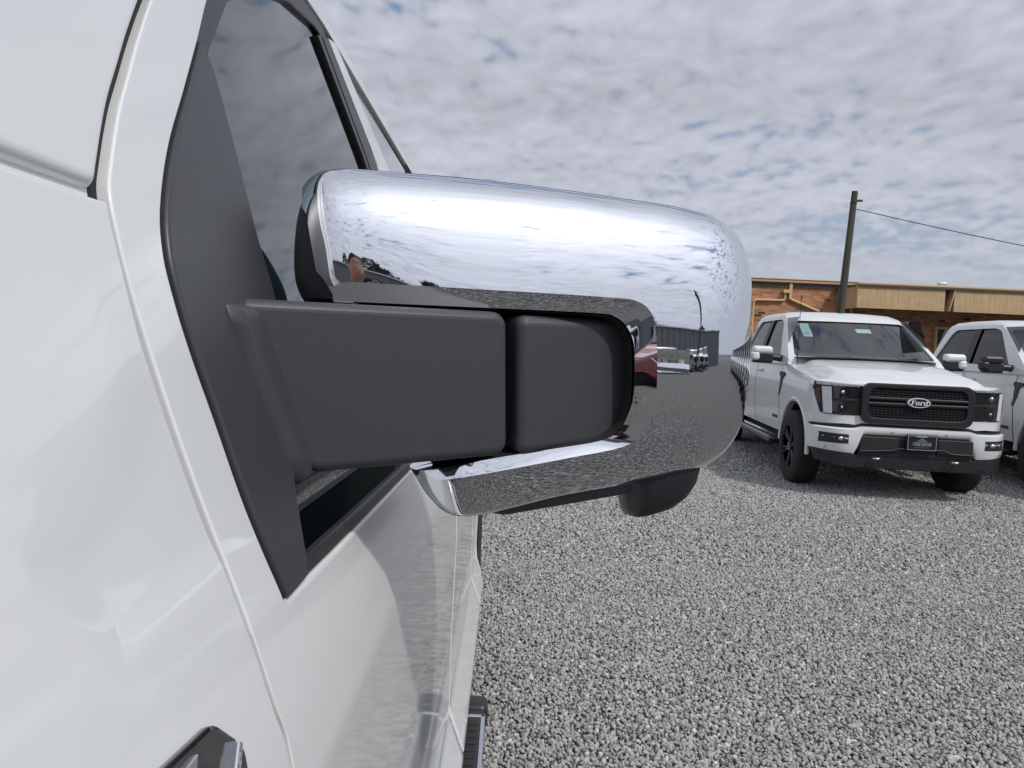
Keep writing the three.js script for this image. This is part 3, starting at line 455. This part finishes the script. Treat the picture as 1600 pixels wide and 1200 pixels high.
    part('lamp_bar', bend(slab(fine(pick([[0.985, 1.2], [0.98, 1.168], [0.60, 1.162], [0.56, 1.185], [0.62, 1.19]])), 0.02, { bevel: 0.004 }), 0.012), M.silver, lampHouse);
    part('turn_lamp', bend(slab(fine(pick([[0.990, 1.11], [0.955, 1.12], [0.94, 0.98], [0.968, 0.995]])), 0.02, { bevel: 0.004 }), 0.009), M.amber, lampHouse);
    part('lamp_fin', bend(slab(fine(pick([[0.86, 1.045], [0.54, 1.035], [0.54, 1.015], [0.86, 1.012]])), 0.02, { bevel: 0.004 }), 0.012), M.trim, lampHouse);
    for (const y of [1.105, 0.95]) part('projector', new THREE.SphereGeometry(y > 1 ? 0.02 : 0.012, 12, 8).scale(1, 1, 0.5).translate(s * 0.76, y, zFront(0.76) + 0.004), M.silver, lampHouse);
    part('fog_pocket', bend(slab(fine(pick([[0.955, 0.69], [0.69, 0.685], [0.69, 0.59], [0.955, 0.585]]), 0.03), 0.03, { bevel: 0.006 }), 0.066), M.mesh, t);
    part('fog_lamp', new THREE.SphereGeometry(0.026, 12, 8).scale(1, 0.8, 0.4).translate(s * 0.77, 0.637, zFront(0.77) + 0.068), M.silver, t);
    part('tow_hook', new THREE.TorusGeometry(0.035, 0.012, 6, 14, Math.PI).rotateX(Math.PI / 2).translate(s * 0.40, 0.455, 0.95), M.silver, t);
    for (const z of [0, -3.69]) {
      const w = part('wheel', new THREE.LatheGeometry([[0.24, -0.135], [0.34, -0.14], [0.395, -0.125], [0.412, -0.09], [0.415, 0], [0.412, 0.09], [0.395, 0.125], [0.34, 0.14], [0.24, 0.135]].map(p => V2(...p)), 44).rotateZ(Math.PI / 2).translate(s * 0.9, 0.415, z), M.rubber, t);
      const sp = [new THREE.CylinderGeometry(0.255, 0.255, 0.06, 32, 1).rotateZ(Math.PI / 2).translate(s * 0.835, 0.415, z)];
      part('wheel_rim', sp, M.black, w);
      const spokes = [new THREE.TorusGeometry(0.247, 0.012, 6, 40).rotateY(Math.PI / 2).translate(s * 1.018, 0.415, z), new THREE.CylinderGeometry(0.055, 0.06, 0.05, 20).rotateZ(Math.PI / 2).translate(s * 0.99, 0.415, z)];
      for (let k = 0; k < 6; k++) for (const e of [-0.13, 0.13]) { const a = k * Math.PI / 3 + 0.3; spokes.push(bar([s * 0.99, 0.415 + 0.05 * Math.sin(a), z + 0.05 * Math.cos(a)], [s * 1.012, 0.415 + 0.245 * Math.sin(a + e), z + 0.245 * Math.cos(a + e)], 0.018, 0.016, 6)); }
      part('spokes', spokes, M.trim, w);
      const nuts = []; for (let k = 0; k < 6; k++) { const a = k * Math.PI / 3; nuts.push(new THREE.CylinderGeometry(0.010, 0.010, 0.02, 6).rotateZ(Math.PI / 2).translate(s * 1.018, 0.415 + 0.036 * Math.sin(a), z + 0.036 * Math.cos(a))); }
      part('wheel_nut', nuts, M.silver, w);
    }
    part('wiper', [bar([s * 0.1 + 0.1, 1.437, -0.40], [s * 0.5 + 0.12, 1.47, -0.50], 0.009), bar([s * 0.1 + 0.1, 1.43, -0.38], [s * 0.35, 1.44, -0.40], 0.012)], M.trim, t);
    part('front_seat', [box(0.5, 0.62, 0.15, s * 0.4, 1.42, -1.95, 0.06), box(0.27, 0.19, 0.1, s * 0.4, 1.80, -1.98, 0.04)], M.seat, t);
  }
  part('cowl', gridMesh(3, 20, (i, j) => { const s = 1 - 2 * j / 20; return [s * 0.86, 1.432 + 0.012 * (1 - s * s) + i * 0.004, -0.22 - 0.10 * i - 0.15 * Math.pow(Math.abs(s), 2.4)]; }), M.trim, t);
  part('cabin_floor', [box(1.7, 0.02, 2.3, 0, 1.452, -1.75), box(1.5, 0.10, 0.35, 0, 1.43, -0.95, 0.04)], M.cabin, t);
  part('rear_bench', box(1.4, 0.55, 0.16, 0, 1.45, -2.7, 0.06), M.cabin, t);
  // grille
  const g = part('grille', slab([[-0.52, 1.215, 0.07], [0.52, 1.215, 0.07], [0.575, 1.15, 0.05], [0.575, 0.87, 0.05], [0.53, 0.805, 0.06], [-0.53, 0.805, 0.06], [-0.575, 0.87, 0.05], [-0.575, 1.15, 0.05]], 0.07, { bevel: 0.012, holes: [[[-0.46, 1.165, 0.05], [-0.50, 1.11, 0.05], [-0.50, 0.9, 0.05], [-0.455, 0.865, 0.05], [0.455, 0.865, 0.05], [0.50, 0.9, 0.05], [0.50, 1.11, 0.05], [0.46, 1.165, 0.05]]] }).translate(0, 0, 0.935), M.trim, t);
  part('grille_backing', box(1.04, 0.34, 0.02, 0, 1.01, 0.885), M.black, g);
  for (const y of [1.062, 1.008]) part('grille_bar', box(1.02, 0.03, 0.03, 0, y, 0.922, 0.01), M.trim, g);
  const fins = []; for (let k = 0; k < 11; k++) if (k < 5 || k > 6) fins.push(box(1.0, 0.008, 0.02, 0, 0.885 + k * 0.0255, 0.905)); for (let k = 0; k < 24; k++) fins.push(box(0.007, 0.30, 0.015, -0.48 + k * 0.0417, 1.013, 0.902));
  part('grille_mesh', fins, M.mesh, g);
  const badge = part('oval_badge', new THREE.CylinderGeometry(0.115, 0.12, 0.018, 48).rotateX(Math.PI / 2).scale(1, 0.43, 1).translate(0, 1.034, 0.945), M.lamp, g);
  { const f = new THREE.CircleGeometry(0.112, 48), uv = f.attributes.uv; f.scale(1, 0.43, 1).translate(0, 1.034, 0.9555); part('badge_face', f, oval, badge); }
  // bumper: painted beam with a dark lower opening
  const bx = 48, bump = []; for (let i = 0; i <= bx; i++) {
    const x = lerp(-1.0, 1.0, i / bx), ax = Math.abs(x), z = zFront(x), top = ax < 0.55 ? 0.768 : ax < 0.63 ? lerp(0.768, 0.745, (ax - 0.55) / 0.08) : 0.745, bot = ax < 0.555 ? 0.686 : ax < 0.60 ? lerp(0.686, 0.482, (ax - 0.555) / 0.045) : lerp(0.482, 0.51, (ax - 0.6) / 0.4);
    const py = k => lerp(bot, top, k); bump.push([[x, py(1), z - 0.12], [x, py(1), z + 0.035], [x, py(0.95), z + 0.06], [x, py(0.6), z + 0.066], [x, py(0.2), z + 0.056], [x, py(0.03), z + 0.04], [x, py(0), z + 0.02], [x, py(0), z - 0.12]]);
  }
  part('front_bumper', toCreasedNormals(loft(bump), 0.7), paint, t);
  part('bumper_joint', bend(slab(fine([[-1.0, 0.772], [-0.64, 0.772], [-0.545, 0.797], [0.545, 0.797], [0.64, 0.772], [1.0, 0.772], [1.0, 0.74], [0.63, 0.74], [0.55, 0.765], [-0.55, 0.765], [-0.63, 0.74], [-1.0, 0.74]], 0.04), 0.03), 0.003), M.black, t);
  part('lower_grille', [box(1.16, 0.22, 0.06, 0, 0.59, 0.90), box(0.40, 0.15, 0.03, -0.37, 0.60, 0.937, 0.01), box(0.36, 0.15, 0.03, 0.40, 0.60, 0.937, 0.01), ...[[-0.57, -0.25, 0.52, 0.54], [-0.25, -0.16, 0.54, 0.565], [0.28, 0.36, 0.565, 0.535], [0.36, 0.58, 0.535, 0.53], [-0.16, 0.28, 0.565, 0.565]].map(([a, b, y0, y1]) => bar([a, y0, 0.952], [b, y1, 0.952], 0.010))], M.mesh, t);
  part('bumper_valance', bend(slab(fine([[-0.985, 0.515], [-0.6, 0.478], [0.6, 0.478], [0.985, 0.515], [0.95, 0.385], [0.7, 0.345], [-0.7, 0.345], [-0.95, 0.385]], 0.06), 0.10, { bevel: 0.01 }), 0.03), M.trim, t);
  const pl = part('number_plate', box(0.31, 0.165, 0.016, 0.045, 0.637, 0.975, 0.006), M.trim, t);
  part('plate_face', new THREE.PlaneGeometry(0.294, 0.148).translate(0.045, 0.637, 0.9845), plateMat, pl);
  for (const x of [-0.25, 0.3, 0.9, -0.9]) part('parking_sensor', new THREE.CylinderGeometry(0.012, 0.012, 0.01, 12).rotateX(Math.PI / 2).translate(x, Math.abs(x) > 0.5 ? 0.54 : 0.722, zFront(x) + 0.062), M.silver, t);
  part('tailgate_trim', [box(1.5, 0.2, 0.06, 0, 0.62, -4.97, 0.02), box(0.12, 0.4, 0.05, 0.86, 1.12, -4.94, 0.015), box(0.12, 0.4, 0.05, -0.86, 1.12, -4.94, 0.015)], M.trim, t);
  t.scale.x = 0.95;
  if (opts.antenna) part('antenna', [bar([-0.86, 1.36, -0.42], [-0.82, 2.13, -0.55], 0.006, 0.003), bar([-0.815, 2.12, -0.548], [-0.813, 2.17, -0.556], 0.007, 0.007)], M.black, t);
  return t;
}
function windscreenPapers(t) {
  const at = (x, y) => { const k = (y - 1.45) / 0.45; return [x, y, lerp(-0.50, -1.2, k) + 0.12 - 0.2 * Math.pow(Math.abs(x) / lerp(0.925, 0.775, k), 2.4) - 0.035]; };
  const sheet = (x0, x1, y0, y1, n, m) => part(n, (() => { const g = new THREE.PlaneGeometry(1, 1), p = g.attributes.position; for (let i = 0; i < 4; i++) p.setXYZ(i, ...at(p.getX(i) < 0 ? x0 : x1, p.getY(i) < 0 ? y0 : y1)); g.computeVertexNormals(); return g; })(), m, t);
  sheet(-0.65, -0.54, 1.69, 1.86, 'window_sticker', stickerMat); sheet(0.02, 0.21, 1.76, 1.81, 'barcode_label', M.paper);
}
const YAW = R(-5);
const truck1 = makePickup('parked_pickup', 'whole white pickup with thin antenna and windscreen sticker, standing right of the mirror', M.white, undefined, { antenna: true });
const truck2 = makePickup('parked_pickup', 'white pickup with black door mirror, cut by the right edge of the photo', M.white, undefined, { mirror: M.trim });
windscreenPapers(truck1);
truck1.position.set(4.20, 0, -8.37); truck1.rotation.y = YAW;
truck2.position.set(6.95, 0, -8.2); truck2.rotation.y = YAW;
const rowG = 'white pickups continuing the row to the right, seen only in the chrome', rowL = 'white pickup further along the row, seen only mirrored at the edge of the chrome';
for (let k = 0; k < 11; k++) copyOf(truck2, [9.8 + k * 2.85, 0, -7.6 + 1.15 * k], YAW, rowL, rowG);
const facL = 'white pickup parked before the long grey wall, seen only mirrored in the chrome', facG = 'white pickups before the grey wall, seen only in the chrome';
for (let k = 0; k < 7; k++) copyOf(truck2, [13.5 + k * 3.9, 0, 21 + 0.3 * k], R(180 + 38), facL, facG);
const redTruck = makePickup('parked_pickup', 'dark red pickup mirrored in the inner edge of the chrome cap', M.red);
redTruck.position.set(5.6, 0, 10.5); redTruck.rotation.y = R(235);

// ---------------------------------------------------------------- brown brick building behind the trucks
{
  const S = 1024, brickTex = (() => {
    const bw = 16, bh = 48, tone = []; for (let k = 0; k < bw * bh; k++) tone.push([rnd(), rnd()]);
    return noiseTex(S, (u, v) => { const r = Math.floor(v * bh), uu = (u * bw + (r % 2) * 0.5) % bw, c = Math.floor(uu), [t, s] = tone[r * bw + c], fx = uu - c, fy = v * bh - r, mort = fx < 0.05 || fy < 0.14; if (mort) return [0.60, 0.50, 0.41]; const k = (0.86 + 0.26 * t) * (s > 0.975 ? 0.45 : s > 0.93 ? 0.8 : 1); return [0.70 * k, 0.50 * k, 0.37 * k]; }, true);
  })();
  const brickM = std(1, 1, 1, 0.9, { map: brickTex });
  const tanTex = noiseTex(512, (u, v) => { const s = fbm(u * 70, v * 1.5, 4, 3), q = Math.abs((u * 30) % 1 - 0.5) < 0.03 ? -0.05 : 0; const k = 0.97 + s * 0.16 + q + fbm(u * 6, v * 6, 9, 3) * 0.1; return [0.76 * k, 0.65 * k, 0.50 * k]; }, true);
  const tanM = std(1, 1, 1, 0.75, { map: tanTex }), gutterM = std(0.52, 0.36, 0.20, 0.6), pipeM = std(0.62, 0.42, 0.21, 0.5), soffitM = std(0.10, 0.08, 0.065, 0.9);
  const b = thing('brick_building', 'low brown brick building with tan awning panels behind the parked pickups', 'building', [20, 0, -22]);
  const put = (n, g, m, p = b, l) => part(n, (Array.isArray(g) ? merge(g) : g).translate(-20, 0, 22), m, p, l);
  const wallUV = (w, h, x, y, z) => { const g = new THREE.BoxGeometry(w, h, 0.3), uv = g.attributes.uv; for (let i = 0; i < uv.count; i++) uv.setXY(i, uv.getX(i) * w / 3.4, uv.getY(i) * h / 3.6); return g.translate(x, y, z); };
  put('wall', wallUV(57, 3.5, 31.5, 1.75, -22.15), brickM);
  put('side_wall', box(0.3, 3.5, 12, 3.15, 1.75, -28.1), brickM);
  put('roof', box(57.4, 0.12, 12.5, 31.5, 3.44, -28.2), soffitM);
  put('gutter', [box(57.2, 0.085, 0.12, 31.5, 3.545, -21.93, 0.02), box(57.2, 0.03, 0.16, 31.5, 3.60, -21.93, 0.01)], gutterM);
  put('downpipe', [box(0.09, 0.5, 0.08, 8.15, 3.27, -21.95, 0.015), bar([8.16, 3.03, -21.95], [9.02, 2.70, -21.95], 0.042), bar([9.02, 2.70, -21.95], [9.02, 0.2, -21.95], 0.042)], pipeM);
  put('conduit', [tube([[8.0, 3.2, -21.94], [8.0, 3.07, -21.94], [7.98, 3.0, -21.94], [7.9, 2.985, -21.94], [7.2, 2.97, -21.94], [7.11, 2.95, -21.94], [7.09, 2.87, -21.94], [7.09, 0.3, -21.94]], 0.034, 60), box(0.2, 0.1, 0.12, 8.02, 3.245, -21.92, 0.01)], pipeM);
  put('downpipe', [bar([9.97, 3.30, -21.94], [9.97, 0.2, -21.94], 0.042), bar([9.97, 3.3, -21.94], [10.12, 3.5, -21.9], 0.042)], pipeM);
  put('wall_pilaster', box(0.12, 3.4, 0.1, 9.62, 1.7, -21.95), gutterM);
  put('awning_roof', box(46, 0.06, 1.5, 32.46, 3.40, -21.2), soffitM);
  put('awning_wing', box(0.05, 0.6, 1.2, 9.50, 3.08, -21.15), tanM);
  const panelUV = (x0, x1) => { const w = x1 - x0, g = new THREE.BoxGeometry(w, 0.61, 0.10), uv = g.attributes.uv; for (let i = 0; i < uv.count; i++) uv.setXY(i, uv.getX(i) * w / 2.4, uv.getY(i) * 0.6); return g.translate((x0 + x1) / 2, 3.085, -20.55); };
  for (const [x0, x1] of [[9.45, 11.86], [12.12, 15.6], [15.72, 19.2], [19.32, 23], [23.12, 27], [27.12, 32], [32.12, 38], [38.12, 46], [46.12, 55]]) put('awning_panel', panelUV(x0, x1), tanM);
  put('awning_panel', box(0.03, 0.6, 0.26, 0, 0, 0).rotateZ(R(-12)).translate(12.05, 3.08, -20.6), tanM, b);
  put('awning_edge', box(45.7, 0.07, 0.14, 32.3, 3.43, -20.53, 0.015), gutterM);
  put('roof_vent', [box(0.2, 0.12, 0.2, 12.72, 3.66, -22.2, 0.01)], M.silver);
  for (const [x, w] of [[13.0, 1.0], [17, 1.8], [22, 1.8], [28, 1.8]]) { const win = put('window', box(w, 1.2, 0.06, x, 1.75, -21.97), M.gloss); put('window_frame', [box(w + 0.12, 0.07, 0.1, x, 2.38, -21.95), box(w + 0.12, 0.07, 0.1, x, 1.12, -21.95), box(0.07, 1.2, 0.1, x - w / 2, 1.75, -21.95), box(0.07, 1.2, 0.1, x + w / 2, 1.75, -21.95)], gutterM, win); }
}

// ---------------------------------------------------------------- leaning pole and its wire
{
  const woodT = noiseTex(256, (u, v) => { const k = 0.75 + fbm(u * 24, v * 2, 7, 3) * 0.7; return [0.40 * k, 0.385 * k, 0.34 * k]; }, true);
  const wood = std(1, 1, 1, 0.95, { map: woodT });
  const p = thing('utility_pole', 'weathered grey wooden pole leaning slightly right in front of the brick building', 'utility pole', [8.23, 0, -19]);
  part('post', (() => { const g = new THREE.CylinderGeometry(0.075, 0.115, 5.6, 14, 6); g.rotateZ(R(-2.9)); return g.translate(0.142, 2.79, 0); })(), wood, p);
  part('bracket', [bar([0.28, 5.33, 0], [0.43, 5.36, 0.02], 0.022), box(0.12, 0.05, 0.06, 0.42, 5.36, 0.02, 0.01)], M.trim, p);
  part('band', new THREE.CylinderGeometry(0.083, 0.083, 0.05, 14).rotateZ(R(-2.9)).translate(0.268, 5.30, 0), M.trim, p);
  const pts = []; for (let i = 0; i <= 40; i++) { const t = i / 40, x = lerp(8.58, 31, t); pts.push([x, 5.15 - 0.2245 * (x - 8.58) + 0.0047 * (x - 8.58) ** 2, -19 + t * 3]); }
  const w = part('overhead_wire', tube(pts, 0.011, 80, 5), M.black, scene); w.userData = { label: 'thin dark wire running from the leaning pole to the right', category: 'wire' }; w.name = numbered('overhead_wire');
}

// ---------------------------------------------------------------- what the chrome mirrors from behind the photographer
{
  const w = thing('metal_warehouse', 'long plain grey warehouse wall seen mirrored in the chrome behind white vehicles', 'warehouse', [30, 0, 32]);
  const sheet = std(0.24, 0.245, 0.26, 0.7), ribs = []; for (let k = 0; k < 120; k++) ribs.push(box(0.08, 5.4, 0.05, -46 + k * 0.78, 2.7, -0.12));
  part('wall', box(94, 5.6, 8, 0, 2.8, 4), sheet, w); part('wall_rib', ribs, sheet, w); part('roof', box(95, 0.2, 9, 0, 5.7, 4), M.silver, w);
  const leaf = std(0.055, 0.07, 0.04, 0.9), bark = std(0.09, 0.07, 0.055, 0.9);
  for (let k = 0; k < 12; k++) {
    const tr = thing('tree', 'dark green tree behind the grey warehouse, seen only mirrored in the chrome', 'tree', [2 + k * 5.6 + rnd() * 3, 0, 46 + rnd() * 8], rnd() * 6, 'trees behind the warehouse, seen only in the chrome');
    const h = 8 + rnd() * 4, pos = [], idx = [];
    for (let q = 0; q < 900; q++) { const a = rnd() * 6.283, e = Math.acos(2 * rnd() - 1), cl = 0.55 + 0.45 * Math.sqrt(rnd()), rx = 2.6 * cl * (0.8 + 0.4 * perlin.noise(a, e * 2, k * 3.3)), c = [rx * Math.sin(e) * Math.cos(a), h * 0.68 + h * 0.33 * cl * Math.cos(e), rx * Math.sin(e) * Math.sin(a)], s = 0.3 + 0.3 * rnd(); const n = pos.length / 3; for (let m = 0; m < 3; m++) pos.push(c[0] + (rnd() - 0.5) * s * 2, c[1] + (rnd() - 0.5) * s * 2, c[2] + (rnd() - 0.5) * s * 2); idx.push(n, n + 1, n + 2); }
    const g = new THREE.BufferGeometry(); g.setAttribute('position', new THREE.Float32BufferAttribute(pos, 3)); g.setIndex(idx); const gg = g.toNonIndexed(); gg.computeVertexNormals();
    part('crown', gg, leaf, tr); part('trunk', bar([0, 0, 0], [0.2, h * 0.7, 0], 0.22, 0.1), bark, tr);
  }
  const q = thing('utility_pole', 'tall dark pole before the warehouse, seen only mirrored in the chrome', 'utility pole', [27, 0, 20]);
  part('post', bar([0, 0, 0], [0.3, 11, 0], 0.16, 0.1), M.trim, q); part('bracket', bar([0.3, 10.6, 0], [0.9, 10.8, 0], 0.06), M.trim, q);
}

// ---------------------------------------------------------------- the photographer, standing just behind the lens and mirrored in the chrome
{
  function capsules(list, lo, hi, res) {
    const n = res, mc = new MarchingCubes(n, new THREE.MeshBasicMaterial(), false, false, 60000), size = Math.max(hi[0] - lo[0], hi[1] - lo[1], hi[2] - lo[2]) / 2, cx = [0, 1, 2].map(k => (lo[k] + hi[k]) / 2), half = n / 2;
    for (let k = 0; k < n; k++) for (let j = 0; j < n; j++) for (let i = 0; i < n; i++) {
      const x = cx[0] + size * (i - half) / half, y = cx[1] + size * (j - half) / half, z = cx[2] + size * (k - half) / half; let s = 0;
      for (const [ax, ay, az, ra, bx, by, bz, rb] of list) { const ex = bx - ax, ey = by - ay, ez = bz - az, t = clamp(((x - ax) * ex + (y - ay) * ey + (z - az) * ez) / (ex * ex + ey * ey + ez * ez + 1e-9)); const d = Math.hypot(x - ax - t * ex, y - ay - t * ey, z - az - t * ez) - lerp(ra, rb, t); s += Math.exp(-d * 60); }
      mc.field[i + j * n + k * n * n] = Math.log(Math.max(s, 1e-30)) / 60;
    }
    mc.isolation = 0; mc.update(); const c = mc.count, g = new THREE.BufferGeometry();
    g.setAttribute('position', new THREE.Float32BufferAttribute(Array.from(mc.positionArray.slice(0, c * 3)), 3)); g.setAttribute('normal', new THREE.Float32BufferAttribute(Array.from(mc.normalArray.slice(0, c * 3)), 3));
    return g.scale(size, size, size).translate(...cx);
  }
  const px = 0.16, pz = 0.665, who = thing('person', 'person in dark clothes holding up a phone, mirrored at the left end of the chrome', 'person', [px, 0, pz]); who.scale.setScalar(1.045);
  const skinM = std(0.36, 0.17, 0.11, 0.6), shirt = std(0.035, 0.04, 0.055, 0.85), jeans = std(0.02, 0.022, 0.03, 0.9), hair = std(0.02, 0.015, 0.012, 0.8);
  const L = [];
  const hand = [-0.17, 1.42, -0.57];
  const seg = (a, ra, b, rb) => L.push([...a, ra, ...b, rb]);
  seg([0, 1.0, 0], 0.14, [0, 1.2, 0.02], 0.125); seg([0, 1.2, 0.02], 0.13, [0, 1.42, 0.02], 0.12); seg([-0.16, 1.44, 0.02], 0.065, [0.16, 1.44, 0.02], 0.065);
  seg([-0.2, 1.43, 0.02], 0.06, [-0.24, 1.24, -0.22], 0.045); seg([-0.24, 1.24, -0.22], 0.043, hand, 0.03);
  seg([0.2, 1.43, 0.02], 0.06, [0.17, 1.2, -0.24], 0.045); seg([0.17, 1.2, -0.24], 0.043, [-0.08, 1.38, -0.53], 0.03);
  for (const s of [-1, 1]) { seg([s * 0.09, 0.97, 0], 0.10, [s * 0.11, 0.52, -0.01], 0.062); seg([s * 0.11, 0.52, -0.01], 0.06, [s * 0.12, 0.1, 0.03], 0.042); seg([s * 0.12, 0.055, 0.05], 0.045, [s * 0.13, 0.04, -0.13], 0.035); }
  const all = capsules(L, [-0.5, 0, -1.0], [0.5, 1.6, 0.6], 110), p = all.attributes.position, nrm = all.attributes.normal, sets = { skin: [[], []], shirt: [[], []], jeans: [[], []] };
  for (let i = 0; i < p.count; i += 3) { const y = (p.getY(i) + p.getY(i + 1) + p.getY(i + 2)) / 3, z = (p.getZ(i) + p.getZ(i + 1) + p.getZ(i + 2)) / 3; const s = sets[y < 0.99 ? 'jeans' : z < -0.24 ? 'skin' : 'shirt']; for (let k = 0; k < 3; k++) { s[0].push(p.getX(i + k), p.getY(i + k), p.getZ(i + k)); s[1].push(nrm.getX(i + k), nrm.getY(i + k), nrm.getZ(i + k)); } }
  const mk = ([a, b]) => { const g = new THREE.BufferGeometry(); g.setAttribute('position', new THREE.Float32BufferAttribute(a, 3)); g.setAttribute('normal', new THREE.Float32BufferAttribute(b, 3)); return g; };
  const fingers = []; for (let k = 0; k < 4; k++) { const z = -0.585, y = 1.455 - k * 0.02; fingers.push(tube([[hand[0] - 0.005, y, -0.55], [hand[0] + 0.02, y + 0.004, z + 0.008], [hand[0] + 0.045 - 0.006 * (k === 3), y + 0.004, z + 0.010]], 0.0085, 8, 6)); fingers.push(tube([[-0.08, y - 0.02, -0.53], [-0.10, y - 0.02, z + 0.012], [-0.12, y - 0.02, z + 0.012]], 0.0085, 8, 6)); }
  const headG = capsules([[0, 1.62, -0.03, 0.088, 0, 1.67, -0.015, 0.092], [0, 1.545, -0.055, 0.05, 0, 1.60, -0.06, 0.065], [0, 1.46, 0.02, 0.055, 0, 1.58, 0.0, 0.052], [0, 1.60, -0.122, 0.012, 0, 1.64, -0.108, 0.010], [-0.088, 1.61, -0.01, 0.016, -0.09, 1.64, -0.005, 0.02], [0.088, 1.61, -0.01, 0.016, 0.09, 1.64, -0.005, 0.02], [-0.02, 1.565, -0.104, 0.009, 0.02, 1.565, -0.104, 0.009]], [-0.16, 1.44, -0.18], [0.16, 1.78, 0.16], 64);
  const bodyMesh = part('body', [mk(sets.skin), ...fingers, headG], skinM, who); part('shirt', mk(sets.shirt), shirt, who); part('trousers', mk(sets.jeans), jeans, who);
  part('hair', capsules([[0, 1.675, 0.0, 0.100, 0, 1.70, 0.012, 0.096], [0, 1.62, 0.05, 0.07, 0, 1.67, 0.03, 0.09]], [-0.16, 1.5, -0.16], [0.16, 1.84, 0.18], 40), hair, who);
  part('eye', [new THREE.SphereGeometry(0.009, 10, 8).translate(-0.032, 1.645, -0.108), new THREE.SphereGeometry(0.009, 10, 8).translate(0.032, 1.645, -0.108)], M.gloss, who);
  const ph = part('phone', box(0.075, 0.155, 0.009, -px + 0.005, H - 0.055, 0.012 , 0.004).translate(0, 0, 0), M.gloss, scene);
  ph.geometry.translate(px - 0.0, 0, 0); ph.geometry.translate(-px, 0, 0);
  ph.name = numbered('phone'); ph.userData = { label: 'black phone held by the person mirrored in the chrome', category: 'phone' };
  ph.geometry.translate(px, 0, 0.012);
}
renderer.render(scene, camera);
